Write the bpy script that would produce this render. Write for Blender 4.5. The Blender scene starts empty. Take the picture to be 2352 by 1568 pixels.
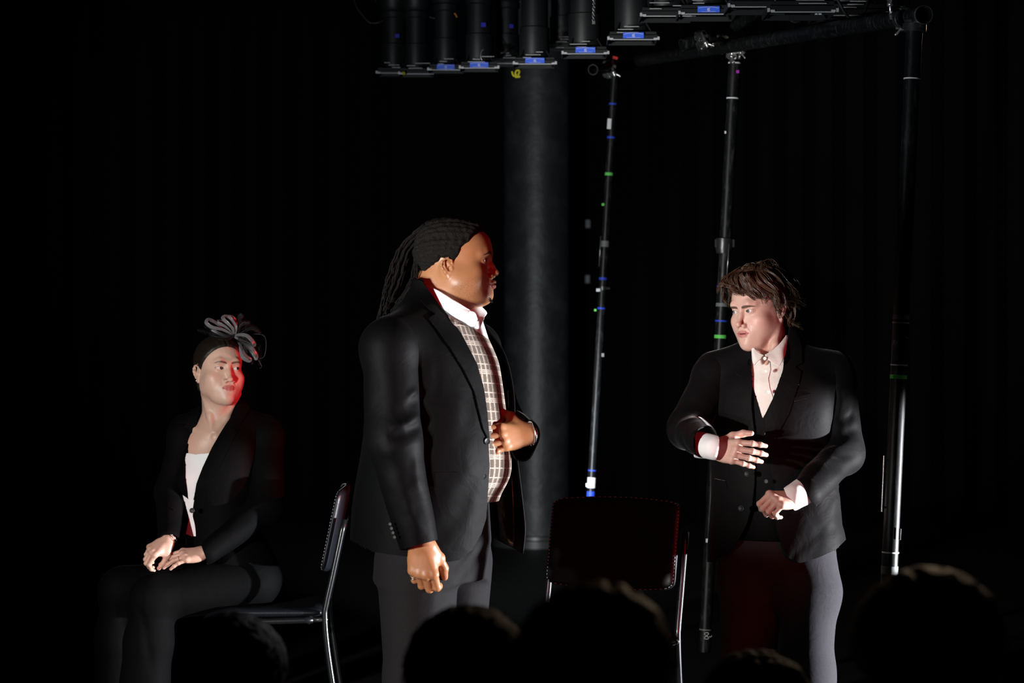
import bpy, bmesh, math, random
import numpy as np
from mathutils import Vector, Matrix, Euler
PI = math.pi
R = math.radians
C = bpy.context.scene.collection
# ================================================================== camera, world, lights
sc = bpy.context.scene
sc.view_settings.view_transform = 'Standard'; sc.view_settings.look = 'None'; sc.view_settings.gamma = 1; sc.view_settings.use_curve_mapping = False
sc.view_settings.exposure = 0.0
FPX = 85 / 36 * 2352                                          # focal length in pixels of the 2352 wide frame
cam = bpy.data.cameras.new('camera'); cam_o = bpy.data.objects.new('camera', cam); C.objects.link(cam_o)
cam_o.location = (0, 0, 1.4); cam_o.rotation_euler = (PI / 2, 0, 0); cam.lens = 85; cam.sensor_width = 36; sc.camera = cam_o
cam.clip_start = .1; cam.dof.use_dof = True; cam.dof.focus_distance = 7.5; cam.dof.aperture_fstop = 5.0
world = bpy.data.worlds.new('black_box'); sc.world = world; world.use_nodes = True
world.node_tree.nodes['Background'].inputs[0].default_value = (.02, .025, .028, 1); world.node_tree.nodes['Background'].inputs[1].default_value = .05
def spot(name, loc, aim, energy, angle, col=(1, 1, 1), size=.06, blend=.15):
    l = bpy.data.lights.new(name, 'SPOT'); l.energy = energy; l.color = col; l.spot_size = R(angle); l.spot_blend = blend; l.shadow_soft_size = size
    o = bpy.data.objects.new(name, l); C.objects.link(o); o.location = loc; o.rotation_euler = (Vector(loc) - Vector(aim)).to_track_quat('Z', 'Y').to_euler(); return o
spot('side_spot_left', (-2.55, 3.75, 1.25), (-.40, 7.5, .92), 800, 39, (1, .97, .93), blend=.35)
spot('side_spot_right', (4.3, 7.08, .28), (0.0, 7.14, .42), 3500, 30, (.95, .96, 1), .05, blend=.12)
spot('red_spot', (1.9, 1.2, 1.5), (-.20, 7.7, 1.0), 320, 19, (1, .012, .03), .05, blend=.12)
spot('red_side_spot', (3.4, 8.25, 1.55), (-1.15, 8.5, 1.12), 560, 13, (1, .012, .03), .05, blend=.3)
spot('rig_fill', (-2.4, 4.2, .9), (.9, 9.3, 3.0), 420, 46, (.9, .96, 1), .05, blend=.6)  # added lamp that brightens the hanging lights and pipes
spot('back_spot', (1.9, 9.6, 2.7), (.35, 3.2, .85), 150, 18, (1, .74, .48), .05, blend=.3)
spot('head_glint_fill', (1.9, 9.6, 2.7), (-.43, 4.25, .93), 220, 4.5, (.95, .93, 1), .05, blend=.3)  # added narrow beam, only for the glimmer on the left spectator's head
spot('pillar_fill', (-.35, 9.0, .7), (.17, 16.6, 2.0), 520, 50, (.90, .96, 1), .05, blend=.5)  # added lamp hidden behind the man, puts the light streak on the pillar
def P3(px, py, d): return np.array([(px - 1176) * d / FPX, d, 1.4 - (py - 784) * d / FPX])
# ------------------------------------------------------------------ signed-distance sculpting
def V3(p): return np.array(p, dtype=np.float32)
class Clay:
    """A block of clay on a regular grid: add and carve shapes, then skin it as a quad mesh."""
    def __init__(s, lo, hi, h):
        s.lo = np.array(lo, float); s.h = h
        s.n = [int(math.ceil((hi[i] - lo[i]) / h)) + 1 for i in range(3)]
        s.ax = [(s.lo[i] + h * np.arange(s.n[i])).astype(np.float32) for i in range(3)]
        s.D = np.full(s.n, 0.5, np.float32)
    def win(s, lo, hi, pad):
        sl = []
        for i in range(3):
            a = int(math.floor((lo[i] - pad - s.lo[i]) / s.h)); b = int(math.ceil((hi[i] + pad - s.lo[i]) / s.h)) + 1
            a = max(0, a); b = min(s.n[i], b)
            if b - a < 2: return None
            sl.append(slice(a, b))
        return tuple(sl)
    def xyz(s, sl):
        return (s.ax[0][sl[0]][:, None, None], s.ax[1][sl[1]][None, :, None], s.ax[2][sl[2]][None, None, :])
    def mix(s, sl, d, k, op):
        A = s.D[sl]
        if op == 'add':
            if k <= 0: s.D[sl] = np.minimum(A, d); return
            h = np.maximum(k - np.abs(A - d), 0) / k
            s.D[sl] = np.minimum(A, d) - h * h * k * .25
        else:
            d = -d
            if k <= 0: s.D[sl] = np.maximum(A, d); return
            h = np.maximum(k - np.abs(A - d), 0) / k
            s.D[sl] = np.maximum(A, d) + h * h * k * .25
    def cone(s, a, b, ra, rb, k=.01, op='add', flat=None):
        """a limb from a to b, radius ra to rb; flat=(direction, factor) squashes the section along a direction"""
        a = np.array(a, float); b = np.array(b, float); r = max(ra, rb)
        f = 1.0 if flat is None else max(1, 1 / flat[1])
        sl = s.win(np.minimum(a, b) - r * f, np.maximum(a, b) + r * f, k + 3 * s.h + (.012 if op == 'add' else 0))
        if sl is None: return
        X, Y, Z = s.xyz(sl); ab = b - a; L2 = max(float(ab @ ab), 1e-9)
        px, py, pz = X - a[0], Y - a[1], Z - a[2]
        t = np.clip((px * ab[0] + py * ab[1] + pz * ab[2]) / L2, 0, 1)
        dx, dy, dz = px - t * ab[0], py - t * ab[1], pz - t * ab[2]
        q = dx * dx + dy * dy + dz * dz
        if flat is not None:
            n = np.array(flat[0], float); n /= np.linalg.norm(n); m = dx * n[0] + dy * n[1] + dz * n[2]
            q = q + m * m * (1 / flat[1] ** 2 - 1)
        d = np.sqrt(q) - (ra + (rb - ra) * t)
        if flat is not None: d = d * min(1, flat[1] ** .5)
        s.mix(sl, d.astype(np.float32), k, op)
    def chain(s, pts, rs, k=.01, op='add', flat=None):
        for i in range(len(pts) - 1): s.cone(pts[i], pts[i + 1], rs[i], rs[i + 1], k, op, flat)
    def ell(s, c, r, k=.01, op='add', rot=None):
        c = np.array(c, float); rr = max(r)
        sl = s.win(c - (rr if rot is not None else np.array(r)), c + (rr if rot is not None else np.array(r)), k + 3 * s.h + .012)
        if sl is None: return
        X, Y, Z = s.xyz(sl); px, py, pz = X - c[0], Y - c[1], Z - c[2]
        if rot is not None:
            M = np.array(Euler([R(q) for q in rot]).to_matrix().transposed())
            px, py, pz = (M[0, 0] * px + M[0, 1] * py + M[0, 2] * pz, M[1, 0] * px + M[1, 1] * py + M[1, 2] * pz, M[2, 0] * px + M[2, 1] * py + M[2, 2] * pz)
        k0 = np.sqrt((px / r[0]) ** 2 + (py / r[1]) ** 2 + (pz / r[2]) ** 2)
        k1 = np.sqrt((px / r[0] ** 2) ** 2 + (py / r[1] ** 2) ** 2 + (pz / r[2] ** 2) ** 2) + 1e-6
        s.mix(sl, (k0 * (k0 - 1) / k1).astype(np.float32), k, op)
    def field(s, lo, hi, fn, k=0, op='add'):
        sl = s.win(lo, hi, 0)
        X, Y, Z = s.xyz(sl); s.mix(sl, fn(X, Y, Z).astype(np.float32), k, op)
    def warp(s, fn, lo=None, hi=None):
        """add fn(X,Y,Z) to the distance: positive carves, negative swells"""
        sl = (slice(None),) * 3 if lo is None else s.win(lo, hi, 0)
        X, Y, Z = s.xyz(sl); s.D[sl] = s.D[sl] + fn(X, Y, Z).astype(np.float32)
    def crease(s, pts, amp, w, wig=0):
        """fold along a polyline: amp > 0 presses a crease, amp < 0 raises a ridge; it fades at both ends"""
        p = np.array(pts, float); sl = s.win(p.min(0), p.max(0), w * 2.6)
        if sl is None: return
        X, Y, Z = s.xyz(sl); best = None; L = np.linalg.norm(np.diff(p, axis=0), axis=1); T = L.sum(); acc = 0
        for i in range(len(p) - 1):
            a, b = p[i], p[i + 1]; ab = b - a; L2 = max(float(ab @ ab), 1e-9)
            px, py, pz = X - a[0], Y - a[1], Z - a[2]
            t = np.clip((px * ab[0] + py * ab[1] + pz * ab[2]) / L2, 0, 1)
            q = (px - t * ab[0]) ** 2 + (py - t * ab[1]) ** 2 + (pz - t * ab[2]) ** 2; u = (acc + t * L[i]) / T; acc += L[i]
            if best is None: best, U = q, u
            else: m = q < best; best = np.where(m, q, best); U = np.where(m, u, U)
        s.D[sl] = s.D[sl] + (amp * np.exp(-best / (w * w)) * np.clip(4 * np.minimum(U, 1 - U), 0, 1) ** .7).astype(np.float32)
    def column(s, tab, yaw=0, k=.03, pw=2.0, op='add'):
        """an upright body: rows (z, x, y, half depth, half width) turned by yaw (0 faces -Y, + turns towards +X)"""
        tab = sorted(tab); z = [r[0] for r in tab]; m = max(max(r[3], r[4]) for r in tab)
        sl = s.win((min(r[1] for r in tab) - m, min(r[2] for r in tab) - m, z[0]), (max(r[1] for r in tab) + m, max(r[2] for r in tab) + m, z[-1]), k + .02)
        if sl is None: return
        X, Y, Z = s.xyz(sl); zz = s.ax[2][sl[2]]
        zs = np.linspace(z[0], z[-1], 60); T = []
        for j in range(1, 5):
            v = np.interp(zs, z, [r[j] for r in tab]); v = np.convolve(np.pad(v, 3, mode='edge'), [.06, .12, .2, .24, .2, .12, .06], 'valid'); T.append(np.interp(zz, zs, v)[None, None, :].astype(np.float32))
        cy, sy = math.cos(R(yaw)), math.sin(R(yaw)); dx, dy = X - T[0], Y - T[1]; u = dx * cy + dy * sy; v = dx * sy - dy * cy
        kk = (np.abs(u / T[3]) ** pw + np.abs(v / T[2]) ** pw) ** (1 / pw); d = (kk - 1) * np.minimum(T[2], T[3])
        dz = np.maximum(z[0] - zz, zz - z[-1])[None, None, :]; d = np.maximum(d, dz)
        s.mix(sl, d.astype(np.float32), k, op)
    def skin(s):
        """naive surface nets: returns verts (N,3) and quads (M,4)"""
        D = s.D; D[0], D[-1] = .5, .5; D[:, 0], D[:, -1] = .5, .5; D[:, :, 0], D[:, :, -1] = .5, .5
        I = D < 0
        n = [k - 1 for k in s.n]
        c = np.zeros(n, np.uint8)
        for i in (0, 1):
            for j in (0, 1):
                for k in (0, 1):
                    c += I[i:i + n[0], j:j + n[1], k:k + n[2]]
        act = (c > 0) & (c < 8)
        idx = np.full(n, -1, np.int64); cells = np.argwhere(act); idx[act] = np.arange(len(cells))
        P = np.zeros((len(cells), 3)); W = np.zeros(len(cells))
        cn = [(i, j, k) for i in (0, 1) for j in (0, 1) for k in (0, 1)]
        val = {q: D[cells[:, 0] + q[0], cells[:, 1] + q[1], cells[:, 2] + q[2]] for q in cn}
        for q in cn:
            for ax in range(3):
                if q[ax] == 0:
                    q2 = list(q); q2[ax] = 1; q2 = tuple(q2)
                    a, b = val[q], val[q2]; m = (a < 0) != (b < 0)
                    t = np.where(m, a / np.where(m, a - b, 1), 0)
                    for d in range(3): P[:, d] += m * (q[d] + (t if d == ax else 0))
                    W += m
        P = (cells + P / W[:, None]) * s.h + s.lo
        quads = []
        for ax in range(3):
            u, v = (ax + 1) % 3, (ax + 2) % 3
            a = I; sl0 = [slice(None)] * 3; sl1 = [slice(None)] * 3
            sl0[ax] = slice(0, -1); sl1[ax] = slice(1, None)
            e = I[tuple(sl0)] != I[tuple(sl1)]
            e = np.argwhere(e); keep = (e[:, u] > 0) & (e[:, v] > 0) & (e[:, u] < s.n[u] - 1) & (e[:, v] < s.n[v] - 1); e = e[keep]
            def at(du, dv):
                q = e.copy(); q[:, u] += du; q[:, v] += dv; return idx[q[:, 0], q[:, 1], q[:, 2]]
            Q = np.stack([at(-1, -1), at(0, -1), at(0, 0), at(-1, 0)], 1)
            fl = I[e[:, 0], e[:, 1], e[:, 2]]; Q[~fl] = Q[~fl][:, ::-1]
            quads.append(Q)
        Q = np.concatenate(quads); Q = Q[(Q >= 0).all(1)]
        return P, Q
def relax(P, Q, n=2, f=.5, keep=None):
    """Laplacian smoothing"""
    e = np.concatenate([Q[:, [0, 1]], Q[:, [1, 2]], Q[:, [2, 3]], Q[:, [3, 0]]]) if Q.shape[1] == 4 else np.concatenate([Q[:, [0, 1]], Q[:, [1, 2]], Q[:, [2, 0]]])
    e = np.concatenate([e, e[:, ::-1]]); cnt = np.bincount(e[:, 0], minlength=len(P)).astype(float); cnt[cnt == 0] = 1
    for _ in range(n):
        S = np.stack([np.bincount(e[:, 0], weights=P[e[:, 1], d], minlength=len(P)) for d in range(3)], 1) / cnt[:, None]
        g = f if keep is None else (f * (1 - keep))[:, None]
        P = P + g * (S - P)
    return P
def tris(Q):
    return np.concatenate([Q[:, [0, 1, 2]], Q[:, [0, 2, 3]]]) if Q.shape[1] == 4 else Q
def clip(P, T, g):
    """keep the part of a triangle mesh where g >= 0, cut exactly along g = 0"""
    g = np.where(np.abs(g) < 1e-6, 1e-6, g); pos = g > 0; c = pos[T].sum(1)
    out = [T[c == 3]]; newP = []; base = len(P); cache = {}
    M = T[(c == 1) | (c == 2)]; mc = pos[M]
    E = []; 
    for one in (True, False):
        S = M[mc.sum(1) == (1 if one else 2)]
        if not len(S): continue
        f = pos[S] == one; r = f.argmax(1); i = np.arange(len(S))
        A, B, C = S[i, r], S[i, (r + 1) % 3], S[i, (r + 2) % 3]
        def mid(a, b):
            key = np.stack([np.minimum(a, b), np.maximum(a, b)], 1); E.append(key); return key
        k1, k2 = mid(A, B), mid(A, C)
        out.append(('x', one, A, B, C, k1, k2))
    if E:
        allk = np.concatenate(E); uk, inv = np.unique(allk, axis=0, return_inverse=True); inv = inv.ravel()
        t = g[uk[:, 0]] / (g[uk[:, 0]] - g[uk[:, 1]])
        NP = P[uk[:, 0]] + t[:, None] * (P[uk[:, 1]] - P[uk[:, 0]])
        off = 0; res = []
        for o in out:
            if isinstance(o, tuple):
                _, one, A, B, C, k1, k2 = o; n = len(A)
                m1 = base + inv[off:off + n]; m2 = base + inv[off + n:off + 2 * n]; off += 2 * n
                if one: res.append(np.stack([A, m1, m2], 1))
                else: res += [np.stack([m1, B, C], 1), np.stack([m1, C, m2], 1)]
            else: res.append(o)
        T = np.concatenate(res); P = np.concatenate([P, NP])
    else: T = out[0]
    used, inv = np.unique(T, return_inverse=True)
    return P[used], inv.reshape(T.shape)
def weld(P, T, d=.0008):
    """merge the slivers a cut leaves"""
    bm = bmesh.new(); vs = [bm.verts.new(p[:3]) for p in P]; lay = [bm.verts.layers.float.new('a%d' % i) for i in range(P.shape[1] - 3)]
    for t in T:
        try: bm.faces.new((vs[t[0]], vs[t[1]], vs[t[2]]))
        except ValueError: pass
    ed = list({v for e in bm.edges if e.is_boundary for v in e.verts}); near = set(ed)
    for v in ed:
        for e in v.link_edges: near.add(e.other_vert(v))
    bmesh.ops.remove_doubles(bm, verts=list(near), dist=d); bm.verts.index_update()
    P2 = np.array([v.co[:] for v in bm.verts]); T2 = np.array([[v.index for v in f.verts] for f in bm.faces if len(f.verts) == 3]); bm.free(); return P2, T2
def interp(x, pts):
    pts = sorted(pts); return np.interp(x, [p[0] for p in pts], [p[1] for p in pts])
def sstep(a, b, x):
    t = np.clip((x - a) / (b - a), 0, 1); return t * t * (3 - 2 * t)
def lumps(X, Y, Z, seed=0, f=20, n=6):
    """smooth wavy noise from summed sines, about -1..1"""
    rs = np.random.RandomState(seed); o = 0
    for i in range(n):
        d = rs.normal(size=3); d /= np.linalg.norm(d); ff = f * (.6 + rs.rand() * .9)
        o = o + np.sin((X * d[0] + Y * d[1] + Z * d[2]) * ff + rs.rand() * 6.28 + 1.3 * np.sin((X * d[1] + Y * d[2] + Z * d[0]) * ff * .7 + rs.rand() * 6))
    return o / n * 1.6
# ------------------------------------------------------------------ objects
C = bpy.context.scene.collection
def mesh(name, P, F, m, parent=None, smooth=True, attrs=None, solid=None, M=None):
    me = bpy.data.meshes.new(name)
    P = np.asarray(P, float)
    if isinstance(F, np.ndarray):
        me.vertices.add(len(P)); me.vertices.foreach_set('co', P.ravel().astype(np.float32))
        k = F.shape[1]; me.loops.add(F.size); me.loops.foreach_set('vertex_index', F.ravel().astype(np.int32))
        me.polygons.add(len(F)); me.polygons.foreach_set('loop_start', (np.arange(len(F)) * k).astype(np.int32)); me.update(calc_edges=True)
    else:
        me.from_pydata([tuple(p) for p in P], [], [tuple(f) for f in F])
    me.validate()
    if smooth: me.polygons.foreach_set('use_smooth', [True] * len(me.polygons))
    if attrs:
        for k, v in attrs.items():
            a = me.attributes.new(k, 'FLOAT', 'POINT'); a.data.foreach_set('value', np.asarray(v, np.float32))
    for x in (m if isinstance(m, (list, tuple)) else [m]): me.materials.append(x)
    o = bpy.data.objects.new(name, me); C.objects.link(o)
    if parent is not None: o.parent = parent
    if M is not None: o.matrix_local = M
    if solid:
        bm = bmesh.new(); bm.from_mesh(me); bd = [e.index for e in bm.edges if e.is_boundary]; bm.free(); sh = np.zeros(len(me.edges), bool); sh[bd] = True
        a = me.attributes.get('sharp_edge') or me.attributes.new('sharp_edge', 'BOOLEAN', 'EDGE'); a.data.foreach_set('value', sh)
        s = o.modifiers.new('thickness', 'SOLIDIFY'); s.thickness = solid; s.offset = -1
    return o
def thing(name, label, cat, loc=(0, 0, 0), rotz=0, group=None):
    o = bpy.data.objects.new(name, None); C.objects.link(o); o.location = loc; o.rotation_euler = (0, 0, rotz); o.empty_display_size = .1
    return tag(o, label, cat, group)
def tag(o, label=None, cat=None, group=None, kind=None):
    if label: o['label'] = label
    if cat: o['category'] = cat
    if group: o['group'] = group
    if kind: o['kind'] = kind
    return o
def node_mat(name, build):
    m = bpy.data.materials.new(name); m.use_nodes = True; nt = m.node_tree; b = nt.nodes['Principled BSDF']; build(nt, b); return m
def mat(name, col, rough=.5, metal=0, spec=.5, bump=None, emit=None, sheen=0, coat=0, sss=0, noise=None):
    """bump=(scale, strength, distance); noise=(scale, second colour, low, high)"""
    def f(nt, b):
        b.inputs['Base Color'].default_value = (*col, 1); b.inputs['Roughness'].default_value = rough; b.inputs['Metallic'].default_value = metal
        b.inputs['Specular IOR Level'].default_value = spec; b.inputs['Sheen Weight'].default_value = sheen; b.inputs['Coat Weight'].default_value = coat
        if sss:
            b.inputs['Subsurface Weight'].default_value = sss; b.inputs['Subsurface Radius'].default_value = (.012, .004, .002); b.inputs['Subsurface Scale'].default_value = 1
        tc = nt.nodes.new('ShaderNodeTexCoord')
        if noise:
            n = nt.nodes.new('ShaderNodeTexNoise'); n.inputs['Scale'].default_value = noise[0]; n.inputs['Detail'].default_value = 6
            nt.links.new(tc.outputs['Object'], n.inputs['Vector'])
            r = nt.nodes.new('ShaderNodeValToRGB'); r.color_ramp.elements[0].position = noise[2]; r.color_ramp.elements[1].position = noise[3]
            r.color_ramp.elements[0].color = (*col, 1); r.color_ramp.elements[1].color = (*noise[1], 1)
            nt.links.new(n.outputs['Fac'], r.inputs['Fac']); nt.links.new(r.outputs['Color'], b.inputs['Base Color'])
        if bump:
            n = nt.nodes.new('ShaderNodeTexNoise'); n.inputs['Scale'].default_value = bump[0]; n.inputs['Detail'].default_value = 5
            nt.links.new(tc.outputs['Object'], n.inputs['Vector'])
            q = nt.nodes.new('ShaderNodeBump'); q.inputs['Strength'].default_value = bump[1]; q.inputs['Distance'].default_value = bump[2]
            nt.links.new(n.outputs['Fac'], q.inputs['Height']); nt.links.new(q.outputs['Normal'], b.inputs['Normal'])
        if emit:
            b.inputs['Emission Color'].default_value = (*emit[0], 1); b.inputs['Emission Strength'].default_value = emit[1]
    return node_mat(name, f)
def ring_loft(rings, caps=True, close=True):
    """rings: list of (n,3) arrays -> verts, faces"""
    n = len(rings[0]); P = np.concatenate([np.asarray(r) for r in rings]); F = []
    for i in range(len(rings) - 1):
        for j in range(n if close else n - 1):
            k = (j + 1) % n; F.append((i * n + j, i * n + k, (i + 1) * n + k, (i + 1) * n + j))
    if caps and close: F.append(tuple(range(n))[::-1]); F.append(tuple((len(rings) - 1) * n + j for j in range(n)))
    return P, F
def frame(t, up=(0, 0, 1)):
    t = np.array(t, float); t /= np.linalg.norm(t) + 1e-12; u = np.cross(up, t)
    if np.linalg.norm(u) < 1e-4: u = np.cross((0, 1, 0), t)
    u /= np.linalg.norm(u); return t, u, np.cross(t, u)
def tube(pts, r, n=10, caps=True, sq=1.0, up=(0, 0, 1)):
    pts = np.array(pts, float); rings = []; m = len(pts)
    rs = r if hasattr(r, '__len__') else [r] * m
    u = None
    for i in range(m):
        t = pts[min(i + 1, m - 1)] - pts[max(i - 1, 0)]; t /= np.linalg.norm(t) + 1e-12
        if u is None: _, u, _ = frame(t, up)
        u = u - t * (u @ t); u /= np.linalg.norm(u) + 1e-12; v = np.cross(t, u)
        a = np.arange(n) / n * 2 * PI
        rings.append(pts[i] + rs[i] * (np.cos(a)[:, None] * u + sq * np.sin(a)[:, None] * v))
    return ring_loft(rings, caps)
def smoothpath(pts, k=6):
    """Catmull-Rom through points"""
    p = [np.array(q, float) for q in pts]; p = [2 * p[0] - p[1]] + p + [2 * p[-1] - p[-2]]; o = []
    for i in range(1, len(p) - 2):
        for j in range(k):
            t = j / k; a, b, c, d = p[i - 1], p[i], p[i + 1], p[i + 2]
            o.append(.5 * ((2 * b) + (-a + c) * t + (2 * a - 5 * b + 4 * c - d) * t * t + (-a + 3 * b - 3 * c + d) * t ** 3))
    o.append(p[-2]); return np.array(o)
class MB:
    """collects shapes into one mesh"""
    def __init__(s): s.P = []; s.F = []; s.n = 0
    def add(s, PF):
        P, F = PF; P = np.asarray(P, float); s.P.append(P)
        s.F += [tuple(int(i) + s.n for i in f) for f in F]; s.n += len(P); return s
    def box(s, c, d, rot=None):
        P = np.array([[x, y, z] for x in (-.5, .5) for y in (-.5, .5) for z in (-.5, .5)]) * np.array(d)
        if rot is not None: P = P @ np.array(Euler([R(q) for q in rot]).to_matrix()).T
        return s.add((P + np.array(c), [(0, 1, 3, 2), (4, 6, 7, 5), (0, 4, 5, 1), (2, 3, 7, 6), (0, 2, 6, 4), (1, 5, 7, 3)]))
    def tube(s, *a, **k): return s.add(tube(*a, **k))
    def build(s, name, m, parent=None, smooth=False, bevel=0, M=None, angle=None):
        o = mesh(name, np.concatenate(s.P), s.F, m, parent, smooth, M=M)
        if angle:
            o.data.polygons.foreach_set('use_smooth', [True] * len(o.data.polygons))
            for e in edges_sharp(o.data, angle): e.use_edge_sharp = True
        if bevel:
            b = o.modifiers.new('edge', 'BEVEL'); b.width = bevel; b.segments = 2; b.limit_method = 'ANGLE'
        return o
def edges_sharp(me, angle):
    bm = bmesh.new(); bm.from_mesh(me); bm.edges.ensure_lookup_table(); ids = [e.index for e in bm.edges if len(e.link_faces) == 2 and e.calc_face_angle(0) > R(angle)]; bm.free()
    return [me.edges[i] for i in ids]
def TR(loc=(0, 0, 0), rot=(0, 0, 0), s=1):
    """rot in degrees XYZ"""
    return Matrix.Translation(loc) @ Euler([R(q) for q in rot]).to_matrix().to_4x4() @ Matrix.Scale(s, 4)
def app(M, P):
    A = np.array(M); return np.asarray(P) @ A[:3, :3].T + A[:3, 3]

def sheet(rows, m, name, parent, thick=.004, ku=6, kv=6, M=None):
    """cloth sheet through rows of 3-D points (all rows the same count)"""
    g = [smoothpath(r, ku) for r in rows]; cols = [smoothpath([q[j] for q in g], kv) for j in range(len(g[0]))]
    nv = len(cols[0]); P = []; F = []
    for i in range(nv):
        for c in cols: P.append(c[i])
    n = len(cols)
    for i in range(nv - 1):
        for j in range(n - 1): F.append((i * n + j, i * n + j + 1, (i + 1) * n + j + 1, (i + 1) * n + j))
    o = mesh(name, P, F, m, parent, M=M); s_ = o.modifiers.new('thickness', 'SOLIDIFY'); s_.thickness = thick; s_.offset = 0
    return o
def poly_side(x, z, pts):
    """signed distance of (x, z) to a closed polygon: positive inside"""
    p = np.array(pts, float); q = np.roll(p, -1, 0); best = np.full(len(x), 1e9); ins = np.zeros(len(x), bool)
    for a, b in zip(p, q):
        ab = b - a; L2 = max(ab @ ab, 1e-12); t = np.clip(((x - a[0]) * ab[0] + (z - a[1]) * ab[1]) / L2, 0, 1)
        d = np.hypot(x - a[0] - t * ab[0], z - a[1] - t * ab[1]); best = np.minimum(best, d)
        c = ((a[1] > z) != (b[1] > z)) & (x < (b[0] - a[0]) * (z - a[1]) / (b[1] - a[1] + 1e-12) + a[0]); ins ^= c
    return np.where(ins, best, -best)
def normals(P, T):
    n = np.cross(P[T[:, 1]] - P[T[:, 0]], P[T[:, 2]] - P[T[:, 0]]); N = np.zeros_like(P)
    for j in range(3):
        for d in range(3): N[:, d] += np.bincount(T[:, j], weights=n[:, d], minlength=len(P))
    return N / (np.linalg.norm(N, axis=1)[:, None] + 1e-12)
# ================================================================== the black box: setting
M_FLOOR = mat('stage_floor', (.006, .006, .006), .55, bump=(8, .2, .01), noise=(14, (.012, .012, .012), .4, .7))
M_DRAPE = mat('black_drape', (.0022, .0023, .0024), .9, spec=.1, sheen=.0)
M_WALLB = mat('black_wall', (.002, .002, .002), .9, spec=.1)
def slab(name, c, d, m):
    o = MB().box(c, d).build(name, m); return tag(o, kind='structure')
slab('floor', (0, 12.1, -.15), (16, 13.8, .3), M_FLOOR)
slab('floor_auditorium', (0, 1.6, -.45), (16, 7.2, .3), M_WALLB)
slab('ceiling', (0, 8.5, 4.6), (16, 21, .2), M_WALLB)
slab('wall_back', (0, 19.1, 2.1), (16, .2, 5.2), M_WALLB); slab('wall_left', (-8.1, 8.5, 2.1), (.2, 21, 5.2), M_WALLB); slab('wall_right', (8.1, 8.5, 2.1), (.2, 21, 5.2), M_WALLB); slab('wall_front', (0, -2.1, 2.1), (16, .2, 5.2), M_WALLB)
def drape(x0, x1, y, n, label, amp=.09):
    P = []; F = []; N = n * 14
    for i in range(N + 1):
        u = i / N; x = x0 + (x1 - x0) * u; ph = u * n * 2 * PI + .7 * math.sin(u * 17)
        for z in (.02, 1.2, 2.4, 3.6, 4.48): P.append((x + .02 * math.sin(ph * 2), y + amp * math.sin(ph) * (1 - .35 * z / 4.5), z))
    for i in range(N):
        for k in range(4): a = i * 5 + k; F.append((a, a + 5, a + 6, a + 1))
    o = mesh('stage_curtain', P, F, M_DRAPE); s_ = o.modifiers.new('t', 'SOLIDIFY'); s_.thickness = .006; return tag(o, label, 'curtain', 'black stage curtains')
drape(-5.6, -.9, 18.4, 22, 'black pleated stage curtain hanging at the back, left of the pillar')
drape(-.1, 5.6, 18.4, 24, 'black pleated stage curtain hanging at the back, right of the pillar')
# round pillar
M_PIL = mat('pillar_paint', (.022, .024, .028), .50, spec=.6, bump=(9, .35, .02), noise=(7, (.045, .048, .052), .45, .75))
def pillar():
    a = np.arange(64) / 64 * 2 * PI; rings = []
    for z, r in ((0, .30), (.05, .30), (.055, .262), (.075, .26), (.08, .225), (1.5, .225), (3, .225), (4.5, .225)): rings.append(np.stack([r * np.cos(a), r * np.sin(a), z + 0 * a], 1))
    t = thing('pillar', 'round dark painted pillar standing behind the person with locs', 'pillar', tuple(P3(1232, 784, 16.6) * (1, 1, 0)))
    P, F = ring_loft(rings[4:]); o = mesh('shaft', P, F, M_PIL, t); 
    for e in edges_sharp(o.data, 50): e.use_edge_sharp = True
    P, F = ring_loft(rings[:5]); o = mesh('base_collar', P, F, mat('worn_collar', (.05, .05, .05), .35), t)
    for e in edges_sharp(o.data, 40): e.use_edge_sharp = True
pillar()
# ------------------------------------------------------------------ pipes, booms and clamps
def pipe_mat(name, worn, lo, hi, sc_=(60, 60, 14)):
    def f(nt, b):
        L = nt.links.new; tc = nt.nodes.new('ShaderNodeTexCoord'); mp = nt.nodes.new('ShaderNodeMapping'); mp.inputs['Scale'].default_value = (*sc_,); L(tc.outputs['Object'], mp.inputs[0])
        n = nt.nodes.new('ShaderNodeTexNoise'); n.inputs['Scale'].default_value = 1; n.inputs['Detail'].default_value = 8; n.inputs['Roughness'].default_value = .75; L(mp.outputs[0], n.inputs['Vector'])
        r = nt.nodes.new('ShaderNodeValToRGB'); r.color_ramp.elements[0].position = lo; r.color_ramp.elements[1].position = hi; r.color_ramp.elements[0].color = (.005, .0055, .006, 1); r.color_ramp.elements[1].color = (*worn, 1)
        L(n.outputs['Fac'], r.inputs['Fac']); L(r.outputs['Color'], b.inputs['Base Color']); b.inputs['Roughness'].default_value = .40; b.inputs['Specular IOR Level'].default_value = .2
        q = nt.nodes.new('ShaderNodeBump'); q.inputs['Strength'].default_value = .4; q.inputs['Distance'].default_value = .001; L(n.outputs['Fac'], q.inputs['Height']); L(q.outputs['Normal'], b.inputs['Normal'])
    return node_mat(name, f)
M_PIPE = pipe_mat('worn_black_pipe', (.05, .05, .052), .52, .74)
M_IRON = mat('cast_iron', (.05, .05, .052), .35, metal=.6, bump=(60, .4, .002))
M_ZINC = mat('zinc_plate', (.55, .56, .56), .3, metal=.9); M_BRASSY = mat('galvanised_clamp', (.55, .50, .36), .32, metal=.8, bump=(50, .3, .002))
def tape_mat(n, c): return mat(n + '_tape', c, .55, spec=.3, bump=(120, .3, .001))
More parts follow.
